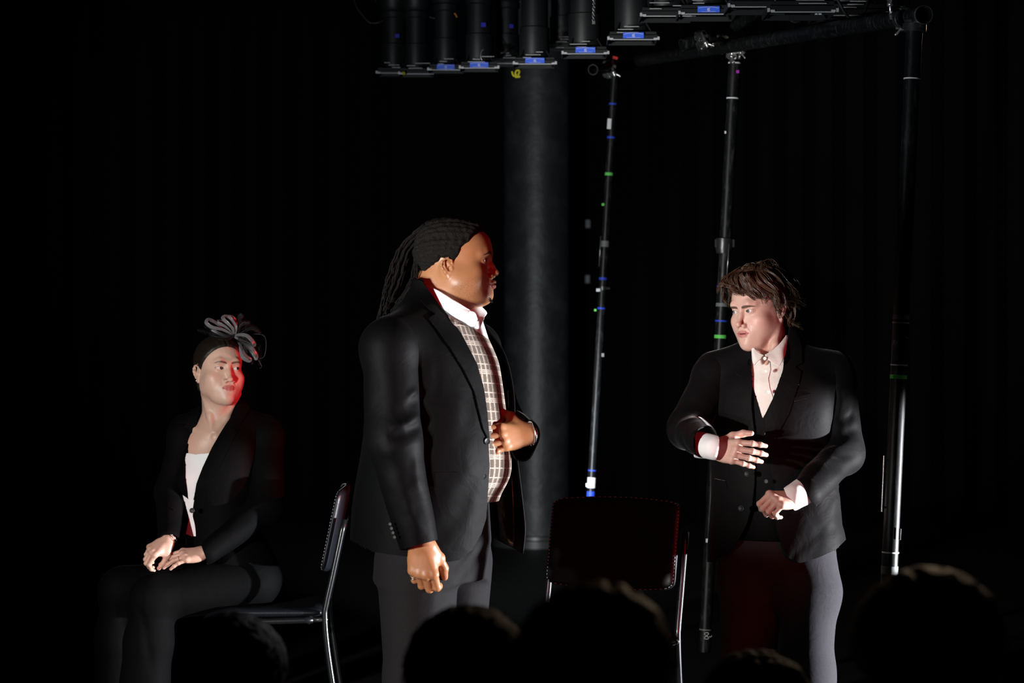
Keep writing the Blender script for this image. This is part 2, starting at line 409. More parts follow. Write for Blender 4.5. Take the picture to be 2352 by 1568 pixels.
M_TW, M_TG, M_TB, M_TGY, M_TP, M_TY, M_TR = (tape_mat(n, c) for n, c in (('white', (.72, .74, .76)), ('green', (.12, .62, .10)), ('blue', (.02, .06, .55)), ('grey', (.14, .15, .15)), ('purple', (.35, .03, .40)), ('yellow', (.55, .50, .02)), ('red', (.6, .03, .03))))
def hollow(p0, p1, r, name, m, parent=None, wall=.004, n=32, cap1=True):
    """open pipe from p0 to p1"""
    p0 = np.array(p0, float); p1 = np.array(p1, float); t, u, v = frame(p1 - p0); a = np.arange(n) / n * 2 * PI; C_ = np.cos(a)[:, None] * u + np.sin(a)[:, None] * v
    L_ = np.linalg.norm(p1 - p0); k = max(2, int(L_ / .25)); rings = [p0 + (p1 - p0) * i / k + r * C_ for i in range(k + 1)] + [p1 + (r - wall) * C_, p1 - t * min(.3, L_ * .4) + (r - wall) * C_]
    rings = [p0 + t * min(.3, L_ * .4) + (r - wall) * C_, p0 + (r - wall) * C_] + rings
    P, F = ring_loft(rings, caps=True); o = mesh(name, P, F, m, parent)
    for e in edges_sharp(o.data, 50): e.use_edge_sharp = True
    return o
def band(p, ax, r, h, name, m, parent, tail=None):
    """tape wrapped round a pipe; tail = a torn end sticking out"""
    p = np.array(p, float); t, u, v = frame(ax); a = np.arange(28) / 28 * 2 * PI; C_ = np.cos(a)[:, None] * u + np.sin(a)[:, None] * v; b = MB()
    b.add(ring_loft([p + t * h / 2 + r * C_, p + t * h / 2 + (r + .0012) * C_, p - t * h / 2 + (r + .0012) * C_, p - t * h / 2 + r * C_], caps=False))
    if tail: b.box(p + np.array(tail) , (abs(tail[0]) * .8 + .004, .0012, h * .8), (0, 8, 0))
    return b.build(name, m, parent, smooth=False, angle=40)
def cheeseborough(M, name, label, m, parent=None, open_=True):
    """pipe clamp: a forged C jaw, a hinged strap, an eye bolt and a wing nut; pipe along local X, radius .024"""
    t = thing(name, label, 'clamp') if label else bpy.data.objects.new(name, None)
    if not label: C.objects.link(t); t.parent = parent
    t.matrix_world = M if parent is None else M
    def arc(a0, a1, r0, r1, w, n=18):
        rings = []
        for i in range(n + 1):
            a = R(a0 + (a1 - a0) * i / n); c, s = math.cos(a), math.sin(a); rings.append(np.array([[-w / 2, c * r0, s * r0], [w / 2, c * r0, s * r0], [w / 2, c * r1, s * r1], [-w / 2, c * r1, s * r1]]))
        return ring_loft(rings)
    b = MB(); b.add(arc(60, 250, .0250, .0325, .034)); b.add(arc(75, 235, .0325, .0365, .014)); o = b.build('jaw', m, t, angle=35, bevel=.0012)
    b = MB(); b.add(arc(-110, 40, .0250, .0310, .032)); b.box((0, .034, .012), (.030, .014, .012), (20, 0, 0)); b.build('strap', m, t, angle=35, bevel=.0012)
    b = MB(); b.tube([(0, .036, -.004), (0, .040, .030), (0, .043, .058)], .005, 10); b.build('eye_bolt', M_ZINC, t, smooth=True)
    b = MB(); b.tube([(0, .040, .034), (0, .041, .046)], .010, 6)
    for s in (-1, 1): b.tube(smoothpath([(0, .041, .042), (s * .012, .042, .050), (s * .022, .044, .060)], 4), .004, 6)
    b.build('wing_nut', M_ZINC, t, smooth=True); return t
def along(p, x, up=(0, 0, 1)):
    x = np.array(x, float); x /= np.linalg.norm(x); up = np.array(up, float); z = up - x * (up @ x); z /= np.linalg.norm(z); y = np.cross(z, x); return Matrix([[x[i], y[i], z[i], p[i]] for i in range(3)] + [[0, 0, 0, 1]])
def boom(name, label, top, bot, d, r, marks, up_to=None):
    """vertical pipe with tape marks: marks = (py, kind, height px, ...)"""
    a = P3(top[0], top[1], d); b_ = P3(bot[0], bot[1], d); t = thing(name, label, 'pipe', tuple(b_)); A = a - b_
    hollow(A * 0, A, r, 'pipe', M_PIPE, t); k = FPX / d
    for q in marks:
        f = (bot[1] - q[0]) / (bot[1] - top[1]); p = A * f; nm, m, h = q[1], q[2], q[3] / k
        if nm.endswith('_tape'): band(p, A, r, h, nm, m, t, q[4] if len(q) > 4 else None)
        elif nm == 'tape_scrap': 
            o = MB().box((0, 0, 0), (q[4] / k, .0015, h), q[6] if len(q) > 6 else (0, 0, 0)).build(nm, m, t, bevel=.0004); o.location = tuple(p + np.array([q[5] / k, -r * .93, 0]))
    return t
W_, G_, B_ = M_TW, M_TG, M_TB
pr_ = boom('boom_pipe', 'black scuffed vertical pipe at the right with a green tape band and white rings', (2101, 52), (2028, 1640), 7.0, .0235, [(181, 'white_tape', W_, 3), (741, 'white_tape', W_, 3), (838, 'white_tape', W_, 3), (1268, 'white_tape', W_, 3), (1365, 'white_tape', W_, 4), (865, 'green_tape', G_, 9, (-.012, -.024, 0)), (1308, 'grey_tape', M_TGY, 18), (728, 'grey_tape', M_TGY, 10), (190 + 597, 'tape_scrap', W_, 11, 9, -13, (0, 20, 10)), (776, 'tape_scrap', W_, 3, 10, 14, (0, 30, 0)), (1225, 'tape_scrap', W_, 26, 5, 17, (0, 3, 0)), (193, 'tape_scrap', M_TGY, 4, 6, 0)])
o = MB(); p0 = P3(2031, 1046, 6.99) - np.array(pr_.location); p1 = P3(2026, 1175, 6.99) - np.array(pr_.location); o.tube([p0, p1], .0032, 10); o.build('steel_rod', M_ZINC, pr_, smooth=True, angle=40)
for q in (.08, .92): c_ = p0 + (p1 - p0) * q; MB().box(c_ + (.008, .004, 0), (.014, .012, .006)).build('rod_bracket', M_IRON, pr_)
pb_ = boom('boom_pipe', 'black vertical pipe directly behind the person at the right, joined by a sleeve clamp', (1688, 128), (1618, 1496), 9.4, .0235, [(145, 'white_tape', W_, 3), (226, 'white_tape', W_, 3), (166, 'tape_scrap', M_TP, 7, 7, 7), (305, 'tape_scrap', W_, 6, 4, -14), (631, 'tape_scrap', M_TGY, 8, 7, -2), (658, 'blue_tape', B_, 4), (737, 'blue_tape', B_, 4), (700, 'grey_tape', M_TGY, 8), (773, 'green_tape', G_, 8, (-.010, -.02, 0)), (1240, 'tape_scrap', W_, 9, 6, -8), (1445, 'grey_tape', M_TGY, 3)])
def at_(o, px, py, d): return P3(px, py, d) - np.array(o.location)
o = MB(); c0 = at_(pb_, 1663, 570, 9.4); c1 = at_(pb_, 1664, 548, 9.4); o.tube([c0 - (0, 0, .02), c0, c1, c1 + (0, 0, .004)], [.030, .034, .034, .029], 24)
for s in (-1, 1): o.box((c0 + c1) / 2 + (s * .034, -.012, 0), (.008, .014, .030))
o.build('sleeve_clamp', M_IRON, pb_, angle=35)
o = MB(); o.tube([at_(pb_, 1675, 560, 9.37), at_(pb_, 1669, 640, 9.37)], .0022, 8); o.build('safety_wire', M_ZINC, pb_, smooth=True)
# handwritten 8 with a tick, chalked on the lower part of that pipe
o = MB(); a = np.linspace(0, 2 * PI, 28); g8 = at_(pb_, 1624, 1458, 9.4) + (0, -.0265, 0)
o.tube(np.stack([g8[0] - .004 + .0085 * np.sin(2 * a), g8[1] + 0 * a, g8[2] + .0125 * np.cos(a)], 1), .0011, 5); o.tube([g8 + (.006, 0, -.002), g8 + (.011, 0, -.005), g8 + (.017, 0, .001)], .0011, 5); o.build('chalk_number', W_, pb_, smooth=True)
pa_ = boom('boom_pipe', 'thin vertical pipe ending in blue tape above the empty chair', (1412, 168), (1356, 1154), 10.8, .0175, [(239, 'blue_tape', B_, 4), (316, 'blue_tape', B_, 5), (400, 'green_tape', G_, 7, (-.006, -.018, 0)), (285, 'tape_scrap', W_, 24, 10, -6, (0, 4, 0)), (470, 'tape_scrap', G_, 6, 6, -10), (560, 'grey_tape', M_TGY, 14), (640, 'blue_tape', B_, 6), (666, 'tape_scrap', W_, 7, 9, -10), (712, 'tape_scrap', G_, 5, 5, -14), (708, 'blue_tape', B_, 4), (815, 'tape_scrap', M_TGY, 8, 6, 9), (1080, 'blue_tape', B_, 3), (1113, 'tape_scrap', W_, 8, 8, -9), (1108, 'white_tape', W_, 24), (1140, 'blue_tape', B_, 24)])
o = MB(); c0 = at_(pa_, 1385, 662, 10.8); o.tube([c0 - (.022, .01, 0), c0 + (.03, -.01, 0)], .006, 8); o.tube([c0 - (0, 0, .008), c0 + (0, 0, .008)], .021, 16); o.build('pipe_clamp', M_IRON, pa_, angle=35)
o = MB(); o.tube([at_(pa_, 1380, 542, 10.79), at_(pa_, 1376, 612, 10.79)], .0022, 8); o.build('steel_rod', M_ZINC, pa_, smooth=True)
# two small grey switch plates on the back wall drape, left of the thin pipe
for q, lb in (((1350, 514), 'small grey plate on the back curtain, upper of two'), ((1349, 641), 'small grey plate on the back curtain, lower of two')):
    c0 = P3(q[0], q[1], 18.25); t = thing('wall_plate', lb, 'plate', tuple(c0)); MB().box((0, 0, 0), (.036, .03, .062)).build('cover', mat('grey_plate', (.16, .17, .18), .5), t, bevel=.003); MB().box((0, -.018, .0), (.012, .008, .02)).build('switch', M_IRON, t)
# horizontal grid pipes
ca = P3(2121, 34, 6.93); cb = P3(1640, 112, 9.35); dr = (cb - ca) / np.linalg.norm(cb - ca); e0 = ca - dr * .02; e1 = cb + dr * 1.35
def lone(name, label, p0, p1, r, n='pipe'):
    p0 = np.array(p0, float); p1 = np.array(p1, float); c_ = (p0 + p1) / 2; t = thing(name, label, 'pipe', tuple(c_)); hollow(p0 - c_, p1 - c_, r, n, M_PIPE, t); return t
g1 = lone('grid_pipe', 'long horizontal grid pipe with its open end at the upper right', ca, e1, .0255)
o = band(ca - np.array(g1.location), dr, .0255, .012, 'lit_rim_band', M_ZINC, g1)  # bright band standing in for light on the rim of the pipe end
lone('grid_pipe', 'black grid pipe receding upwards above the middle clamp', P3(1690, 58, 9.7), P3(1830, -20, 9.0), .0235)
lone('grid_pipe', 'short black stub pipe held in a clamp beside the middle pipe', P3(1566, 104, 9.0), P3(1640, 84, 9.05), .0235)
cheeseborough(along(P3(2075, 42, 7.04), dr), 'pipe_clamp', 'dark forged clamp holding the grid pipe to the right-hand pipe', M_IRON)
cheeseborough(along(P3(2103, 60, 7.0), (.05, 0, 1), (-1, .2, 0)), 'pipe_clamp', 'clamp gripping the top of the right-hand pipe', M_IRON)
cheeseborough(along(P3(1656, 100, 9.3), dr, (0, -.3, -1)) @ Matrix.Scale(1.15, 4), 'pipe_clamp', 'pale galvanised clamp at the top of the middle pipe', M_BRASSY)
cheeseborough(along(P3(1612, 92, 8.97), (1, .1, .25), (.3, -.5, -1)) @ Matrix.Scale(1.15, 4), 'pipe_clamp', 'dark clamp round the short stub pipe', M_IRON)
cheeseborough(along(P3(1686, 124, 9.35), (.05, 0, 1), (1, -.4, 0)), 'pipe_clamp', 'clamp gripping the top of the middle pipe under the grid', M_ZINC)
cheeseborough(along(P3(1398, 158, 10.7), (1, .3, .1), (.2, -.4, -1)) @ Matrix.Scale(1.2, 4), 'pipe_clamp', 'dull clamp at the top of the thin pipe', M_ZINC)
lone('grid_pipe', 'short pipe end with a bright rim above the thin pipe', P3(1362, 160, 10.5), P3(1450, 150, 10.95), .0235)
t = thing('tape_flag', 'small red tape flag under the lights above the thin pipe', 'tape', tuple(P3(1413, 133, 10.7))); MB().box((0, 0, 0), (.022, .002, .012), (0, 14, 0)).build('flag', M_TR, t)
# added black flag, unseen at the left, keeps the left spot off the right person's legs
t = thing('added_light_flag', 'added black lighting flag on a stand, unseen at the left, shading the right-hand legs', 'flag', (-1.50, 4.82, -.3), R(-43)); MB().box((0, 0, .98), (.30, .01, .90)).build('flag_panel', M_WALLB, t)
b = MB(); b.tube([(0, .02, 0), (0, .02, 1.5)], .012, 12); b.build('pole', M_PIPE, t, angle=40); b = MB(); b.tube([(0, .02, 0), (0, .02, .02)], [.16, .15], 24); b.build('base', M_IRON, t, angle=40)
# ------------------------------------------------------------------ stage lights hanging from the grid
M_LAMP = mat('lamp_housing', (.010, .011, .012), .5, spec=.35, bump=(70, .15, .001)); M_LAMP2 = mat('lamp_edge_glint', (.60, .62, .64), .4, metal=.3)  # second one kept pale so edges and strips read as highlights
M_LBL = mat('blue_label', (.05, .16, .95), .45); M_LENS = mat('lamp_lens', (.01, .01, .012), .05, coat=1)
def profile_lamp(label, px, py, d, s=1.0, yaw=0, tag_=True, sq=True):
    """lamp hanging straight down from the grid, (px, py) is the lower rim of its gel holder"""
    p = P3(px, py, d); t = thing('stage_light', label, 'stage light', tuple(p), 0, 'stage lights on the grid'); yaw = 0; n = 28
    def lathe(prof, name, m, x=0, par=t, seg=n):
        a = np.arange(seg) / seg * 2 * PI; P, F = ring_loft([np.stack([x + r * s * np.cos(a), r * s * np.sin(a), z * s + 0 * a], 1) for z, r in prof]); o = mesh(name, P, F, m, par)
        for e in edges_sharp(o.data, 35): e.use_edge_sharp = True
        return o
    lathe([(.035, .060), (.05, .064), (.16, .064), (.165, .058), (.30, .058), (.305, .066), (.335, .066), (.34, .055)], 'lens_tube', M_LAMP)
    lathe([(.34, .060), (.36, .074), (.46, .078), (.56, .070), (.60, .045), (.62, .03)], 'lamp_body', M_LAMP)
    lathe([(.036, .050), (.042, .052), (.044, .0)], 'lens', M_LENS)
    b = MB(); w = .088 * s
    for q in (-1, 1): b.box((q * w, 0, .004 * s), (.004, 2 * w, .016 * s)); b.box((0, q * w, .004 * s), (2 * w, .004, .016 * s))
    b.box((0, 0, .020 * s), (1.9 * w, 1.9 * w, .010 * s)); 
    for a_ in (-1, 1):
        for c_ in (-1, 1): b.tube([(a_ * w * .9, c_ * w * .9, 0), (a_ * w * .55, c_ * w * .55, .06 * s)], .004 * s, 6)
    gh = b.build('gel_holder', M_LAMP, t, bevel=.001)
    b = MB(); b.box((0, -w - .003, -.005 * s), (1.9 * w, .004, .003)); b.box((-w * .9, -w - .004, -.002), (.014, .006, .006)); b.box((w * .9, -w - .004, -.002), (.014, .006, .006)); b.build('metal_edge', M_LAMP2, gh)
    rs_ = random.Random(int(px))
    for k_ in range(3): x_ = rs_.uniform(-.5, .5) * w; MB().box((x_, -w - .001, .022 + .011 * k_), (rs_.uniform(.3, .9) * w, .006, .0022)).build('glint_strip', M_LAMP2, gh)  # added pale strips of random length, highlights put in as shapes
    for q in (-1, 1): MB().box((q * w * 1.02, -w * 1.02, .0), (.008, .010, .012)).build('clip', M_LAMP2, gh)  # small pale clips added as highlights too
    if tag_:
        lb = MB().box((0, -w - .006, .010 * s), (.078, .0015, .022)).build('maker_label', M_LBL, gh)
        g = MB(); a = np.linspace(-1, 1, 15); g.tube(np.stack([a * .036, 0 * a - w - .0075, .010 * s + .0085 - .004 * a * a], 1), .0008, 4)
        g.tube([(-.026, -w - .0075, .010 * s - .0085), (.026, -w - .0075, .010 * s - .0085)], .0006, 4)
        for z_ in (-.005, -.001, .003): g.box((0, -w - .0072, .010 * s + z_), (.010, .001, .0022), (0, 12 if z_ < 0 else -12, 0))
        g.build('label_mark', M_TW, lb)
    b = MB(); yw = .100 * s
    for q in (-1, 1): b.box((q * yw, 0, .56 * s), (.005, .028 * s, .34 * s)); 
    b.box((0, 0, .73 * s), (2 * yw, .028 * s, .005)); b.build('yoke', M_LAMP, t, bevel=.001)
    for q in (-1, 1): b = MB(); b.tube([(q * (yw - .005), 0, .42 * s), (q * (yw + .022), 0, .42 * s)], [.014 * s, .017 * s], 12); b.build('tilt_knob', M_IRON, t, angle=35)
    b = MB(); b.tube([(0, 0, .80 * s), (0, 0, 4.495 - p[2])], .012, 12); b.build('hanging_rod', M_PIPE, t, angle=40)
    b = MB(); b.box((0, 0, .755 * s), (.03, .05, .05)); b.tube([(0, -.035, .79 * s), (0, .035, .79 * s)], .03, 14); b.build('hook_clamp', M_IRON, t, angle=35)
    if sq: MB().box((.02 * s, -.0655 * s, .20 * s), (.020, .002, .018)).build('blue_sticker', mat('blue_gel_tape', (.01, .015, .5), .5), t)
    return t
H_ = [(905, 170, 11.2, .85, 0, False, True, 'leftmost stage light of the row, plain black tube'), (957, 172, 11.0, .85, 20, False, False, 'stage light second from the left, with an orange mark'), (1025, 163, 10.6, .86, 0, True, False, 'stage light with the dim blue label, third from the left'), (1101, 159, 10.2, .9, 0, True, True, 'stage light with blue label, fourth from the left'), (1166, 148, 11.2, .85, 30, False, True, 'unlabelled stage light behind, above the yellow tie'), (1228, 150, 9.9, .95, 0, True, False, 'stage light with blue label, directly in front of the pillar'), (1292, 112, 11.0, .9, 15, False, False, 'unlabelled stage light right of the pillar'), (1343, 127, 9.6, 1.0, 3, True, False, 'stage light with blue label over the thin pipe, left side'), (1452, 95, 9.2, 1.05, 2, True, False, 'rightmost of the labelled stage lights, highest blue label')]
LT = [profile_lamp(lb, px, py, d, s, yaw, tg, sq) for px, py, d, s, yaw, tg, sq, lb in H_]
for px, py, d, s, yaw, lb in ((1530, 42, 9.0, 1.1, 6, 'stage light above the stub pipe at the top edge'), (1622, 38, 8.7, 1.15, -12, 'stage light with blue label seen edge-on at the top edge'), (1740, 22, 8.3, 1.2, 4, 'stage light above the receding grid pipe'), (1835, 34, 8.0, 1.25, 3, 'stage light at the top edge, second from the right'), (1945, 42, 8.8, 1.42, 4, 'stage light nearest the open pipe end at the upper right')):
    profile_lamp(lb, px, py, d, s, yaw, lb.startswith('stage light with'), False)
# cable, chain and ties hanging among the lights
def cable(name, label, pts, d, r, m, cat='cable', par=None):
    c_ = P3(pts[0][0], pts[0][1], d) if par is None else np.array(par.location); t = thing(name, label, cat, tuple(c_)) if par is None else par; b = MB(); b.tube(smoothpath([P3(x, y, d + k) - c_ for x, y, k in pts], 8), r, 7); b.build('cord' if par is None else name, m, t, smooth=True); return t
cable('power_cable', 'black cable looping under the top-edge stage lights at the right', [(1760, -1350, 0), (1765, -200, 0), (1800, 20, 0), (1850, 26, 0), (1880, -200, 0), (1880, -1330, 0)], 8.155, .005, M_LAMP)
cable('power_cable', 'black cable curling beside the open pipe end', [(1880, -1450, 0), (1890, -200, 0), (1930, 10, 0), (1985, 30, .05), (1995, -200, .1), (1995, -1440, .1)], 7.7, .005, M_LAMP)
cable('power_cable', 'thin grey cable drooping behind the leftmost stage lights', [(790, -726, 0), (800, -100, 0), (840, 44, 0), (900, 40, 0), (960, 28, .1), (1010, 34, .1), (1040, -100, .1), (1050, -726, .1)], 11.4, .003, M_IRON)
cable('cable_tie', 'yellow tie knotted below the stage lights, left of the pillar', [(1176, 164, 0), (1180, 174, 0), (1190, 172, 0), (1193, 163, 0), (1187, 162, 0), (1184, 170, 0), (1194, 176, 0), (1183, 177, 0)], 10.3, .0045, M_TY, par=LT[4])
cable('cable_tie', 'tiny yellow tie under the second stage light from the left', [(924, 168, 0), (928, 166, 0), (930, 170, 0), (925, 171, 0)], 10.9, .003, M_TY, par=LT[0])
cable('cable_tie', 'orange tie beside the third stage light', [(1044, 30, 0), (1048, 36, 0), (1050, 40, 0)], 10.5, .004, mat('orange_tape', (.45, .16, .01), .5), par=LT[2])
t = thing('safety_chain', 'silver safety chain hanging at the top edge', 'chain', tuple(P3(1364, 48, 9.5))); b = MB()
for i in range(15):
    a = np.linspace(0, 2 * PI, 12); k = i % 2; c_ = P3(1363 + .15 * i, 46 - 4.6 * i, 9.5) - np.array(t.location); q = np.stack([.0045 * np.cos(a) * (1 - k) + c_[0], .0045 * np.cos(a) * k + c_[1], .0062 * np.sin(a) + c_[2]], 1); b.tube(q, .0014, 5)
b.build('links', M_ZINC, t, smooth=True); MB().box((0, 0, -.006), (.012, .008, .014)).build('snap_hook', M_ZINC, t, bevel=.002)
b = MB(); b.tube(smoothpath([P3(x, y, 10) - np.array(LT[3].location) for x, y in ((1108, 139), (1104, 130), (1106, 118), (1111, 113))], 6), .004, 6, sq=.6); b.build('hook_strap', M_ZINC, LT[3], smooth=True)
# ------------------------------------------------------------------ heads
# head space: origin between the eyes' depth and the ears, face towards -Y, Z up, metres
def head_clay(p, h=.0013, lo=(-.105, -.140, -.25), hi=(.105, .125, .135), extra=None, ears=True):
    g = p.get
    c = Clay(lo, hi, h)
    W = g('w', 1.0); jw = g('jaw', 1.0); ck = g('cheek', 1.0); fat = g('fat', 0.0); nz = g('nose', 1.0); lp = g('lip', 1.0)
    # cranium, forehead, face mass
    c.ell((0, .016, .034), (.0755 * W, .093, .084), 0)
    c.ell((0, -.030, .030), (.066 * W, .060, .062), .03)
    c.ell((0, -.034, -.030), (.060 * W, .054, .070), .03)
    c.ell((0, -.045, -.062), (.046 * W * jw, .044, .048), .03)
    for s in (-1, 1):
        c.chain([(s * .053 * W * jw, .008, -.025), (s * .0475 * W * jw, -.006, -.068), (s * .024 * jw, -.056, -.096), (0, -.076, -.103)], [.016, .0175, .0165, .015], .032)
        c.ell((s * .046 * W, -.060, -.030), (.022, .020, .018), .022)          # cheekbone
        c.ell((s * .036 * W, -.053, -.056), (.025 * ck, .027 * ck, .030 * ck), .026)  # cheek
        c.ell((s * .046 * W, -.024, -.046), (.021, .034, .030), .03)
        if fat:
            c.ell((s * .050 * W, -.030, -.068), (.024 + .008 * fat, .040, .036), .03)
            c.ell((s * .034, -.030, -.104), (.030, .040, .016 + .008 * fat), .03)
    c.ell((0, -.083, -.104), (.016 * g('chin', 1), .013 * g('chin', 1), .013), .018)       # chin
    if fat: c.ell((0, -.045, -.112), (.045, .040, .020 + .006 * fat), .03)
    # mouth muzzle
    c.ell((0, -.078 - g('muz', 0) * .8, -.070), (.030, .0205, .026), .018)
    # brow ridge
    for s in (-1, 1):
        c.chain([(s * .010, -.0865, .016), (s * .030, -.0855, .022), (s * .045 * W, -.074, .019)], [.008, .0082, .006], .016)
    # eye sockets
    for s in (-1, 1):
        c.ell((s * .031, -.0985, .001), (.0165, .013, .0105), .012, 'cut')
        c.ell((s * .014, -.0985, .000), (.006, .008, .010), .010, 'cut')
    # nose
    yt = -.113 - .006 * (nz - 1) - g('nose_len', 0)
    nw = g('nose_w', 1.0)
    c.chain([(0, -.0865, .010), (0, -.0965 - g('bump', 0), -.014), (0, yt + .0035, -.040 + g('tip', 0))], [.0075 * nz, .0070 * nz, .0088 * nz], .010)
    c.ell((0, yt + .0015, -.0425 + g('tip', 0)), (.0095 * nz, .0085, .0082), .005)
    for s in (-1, 1):
        c.ell((s * .0130 * nz * nw, -.0985, -.0455), (.0072 * nz, .0095, .0068), .006)
        c.ell((s * .0068 * nz * nw, -.1045, -.0520), (.0036 * nz, .0055, .0036), .003, 'cut')
        c.crease([(s * .0195 * nw * nz, -.096, -.043), (s * .026, -.091, -.058), (s * .030, -.084, -.070)], .0012, .0035)
    c.crease([(0, -.104, -.053), (0, -.1015, -.0605)], .0013, .0028)    # philtrum
    # lips
    op = g('open', 0.0)
    mz = -.0690; my = -.0990 - g('muz', 0)
    for s in (-1, 1):
        c.chain([(s * .003, my - .0030, mz + .0045), (s * .012, my + .0005, mz + .0035), (s * .0245, my + .0115, mz - .0005)], [.0040 * lp, .0034 * lp, .0014], .0035)
        c.chain([(0, my - .0010, mz - .0062 - op), (s * .011, my + .0012, mz - .0058 - op), (s * .0235, my + .0115, mz - .0015)], [.0046 * lp, .0040 * lp, .0014], .0035)
        c.chain([(0, my - .008, mz - .0004 - op * .5), (s * .012, my - .0050, mz - .0004 - op * .5), (s * .0255, my + .0085, mz - .0010)], [.0008 + op * .62, .0008 + op * .5, .0008], .0022, 'cut')
        c.ell((s * .0275, my + .0120, mz - .0015), (.0018, .002, .0025), .006, 'cut')
    if op: c.ell((0, my + .004, mz - op * .5), (.014, .014, op * .62), .002, 'cut')
    c.crease([(-.010, -.094, -.0865 - op), (0, -.096, -.0865 - op), (.010, -.094, -.0865 - op)], .0022, .006)
    # lids: a thin ball over the eyeball, opened with an almond
    for s in (-1, 1):
        ec = (s * .031, -.0765, 0.0)
        c.ell(ec, (.0142, .0138, .0136), .0055)
        up, lo_, tilt = g('lid_up', .0052), g('lid_lo', .0048), g('tilt', .06)
        def almond(X, Y, Z, ex=ec, s=s):
            x = (X - ex[0]) * s; z = Z - ex[2] - tilt * x
            wdt = .0148; q = np.clip(1 - (x / wdt) ** 2, 0, 1)
            top = up * q ** .75; bot = -lo_ * q ** .75
            d = np.maximum(z - top, bot - z); d = np.maximum(d, np.abs(x) - wdt)
            d = np.maximum(d, Y - (ex[1] - .001))
            return d
        c.field((ec[0] - .019, ec[1] - .025, ec[2] - .014), (ec[0] + .019, ec[1], ec[2] + .014), almond, .0008, 'cut')
        c.crease([(ec[0] - s * .013, ec[1] - .011, ec[2] + .0066), (ec[0], ec[1] - .0130, ec[2] + .0100), (ec[0] + s * .013, ec[1] - .010, ec[2] + .0066)], .0013, .0018)
        c.crease([(ec[0] - s * .010, ec[1] - .0115, ec[2] - .010), (ec[0] + s * .012, ec[1] - .010, ec[2] - .011)], .0008, .0035)
    if g('fore'): c.ell((0, -.050, .045), (.052, .0455, .046), .03)
    ez = g('ear_z', 0)
    # ears
    for s in ((-1, 1) if ears else ()):
        e = lambda x, y, z: (s * x, y, z + ez)
        xo = .0735 * W
        c.ell((s * (xo - .003), .016, -.018 + ez), (.010, .017, .028), .006, rot=(-12, 0, s * 20))
        rim = [e(xo - .002, -.001, -.010), e(xo + .006, .002, .008), e(xo + .009, .012, .0135), e(xo + .011, .021, .012), e(xo + .0125, .028, .004), e(xo + .012, .030, -.007), e(xo + .010, .026, -.018), e(xo + .007, .019, -.029), e(xo + .003, .011, -.036)]
        c.chain(rim, [.0022, .0026, .0027, .0028, .0028, .0028, .0027, .0026, .0032], .0035)
        c.ell(e(xo + .003, .009, -.041), (.0045, .0062, .0075), .004)             # lobe
        c.ell(e(xo + .012, .015, -.006), (.0075, .0085, .0125), .003, 'cut', rot=(-10, 0, s * 18))
        c.chain([e(xo + .008, .022, .006), e(xo + .0095, .022, -.008), e(xo + .007, .016, -.024)], [.0022, .0024, .0022], .003)
        c.ell(e(xo + .0065, .008, -.017), (.006, .0065, .009), .002, 'cut')
        c.ell(e(xo + .003, .001, -.017), (.004, .0035, .0055), .003)               # tragus
    if extra: extra(c)
    return c
def head_masks(P, p):
    """soft masks in head space for lips, brows, lashes, stubble and blush"""
    g = p.get; x, y, z = P[:, 0], P[:, 1], P[:, 2]; ax = np.abs(x); op = g('open', 0); lp = g('lip', 1)
    q = np.clip(1 - (ax / .0255) ** 2, 0, 1)
    zt = -.0690 + (.0078 * lp * q ** .6 - .0016 * np.exp(-(ax / .004) ** 2)) ; zb = -.0690 - (.0095 * lp + op) * q ** .62
    lip = np.where((y < -.078) & (ax < .0262), sstep(-.0012, .0010, zt - z) * sstep(-.0012, .0010, z - zb), 0)
    xs = np.array([.010, .016, .028, .040, .050]); b = g('brow_z', .0205); ba = g('arch', 1)
    cz = np.interp(ax, xs, [b - .0035 * ba, b, b + .0040 * ba, b + .0035 * ba, b - .0035 * ba]); hw = np.interp(ax, [.007, .012, .02, .036, .052, .0525], [.0012, .0040, .0042, .0032, .0008, 0]) * g('brow_w', 1)
    brow = np.where((y < -.05), sstep(-.0014, .0012, hw - np.abs(z - cz)) * (ax > .008) * sstep(.0535, .050, ax), 0)
    lash = np.zeros(len(P))
    for s in (-1, 1):
        xx = (x - s * .031) * s; zz = z - g('tilt', .06) * xx; up = g('lid_up', .0052); qq = np.clip(1 - (xx / .0152) ** 2, 0, 1)
        d = np.abs(zz - up * qq ** .75); dl = np.abs(zz + g('lid_lo', .0048) * qq ** .75)
        near = (np.abs(xx) < .0155) & (y < -.078)
        lash = np.maximum(lash, np.where(near, np.maximum(np.exp(-(d / .0011) ** 2), .55 * np.exp(-(dl / .0009) ** 2)), 0))
    jaw = sstep(-.045, -.062, z + .25 * (y + .05)) * sstep(.02, -.01, y + .0) * sstep(.0, .004, np.abs(z + .0690) + np.maximum(ax - .026, 0) * .6 - .0105)
    blush = np.exp(-((ax - .044) ** 2 + (z + .035) ** 2) / .0004) * (y < -.02) + .7 * np.exp(-((ax) ** 2 + (z + .043) ** 2) / .00015) * (y < -.1)
    return dict(lip=lip, brow=brow, lash=lash, beard=jaw, blush=blush)
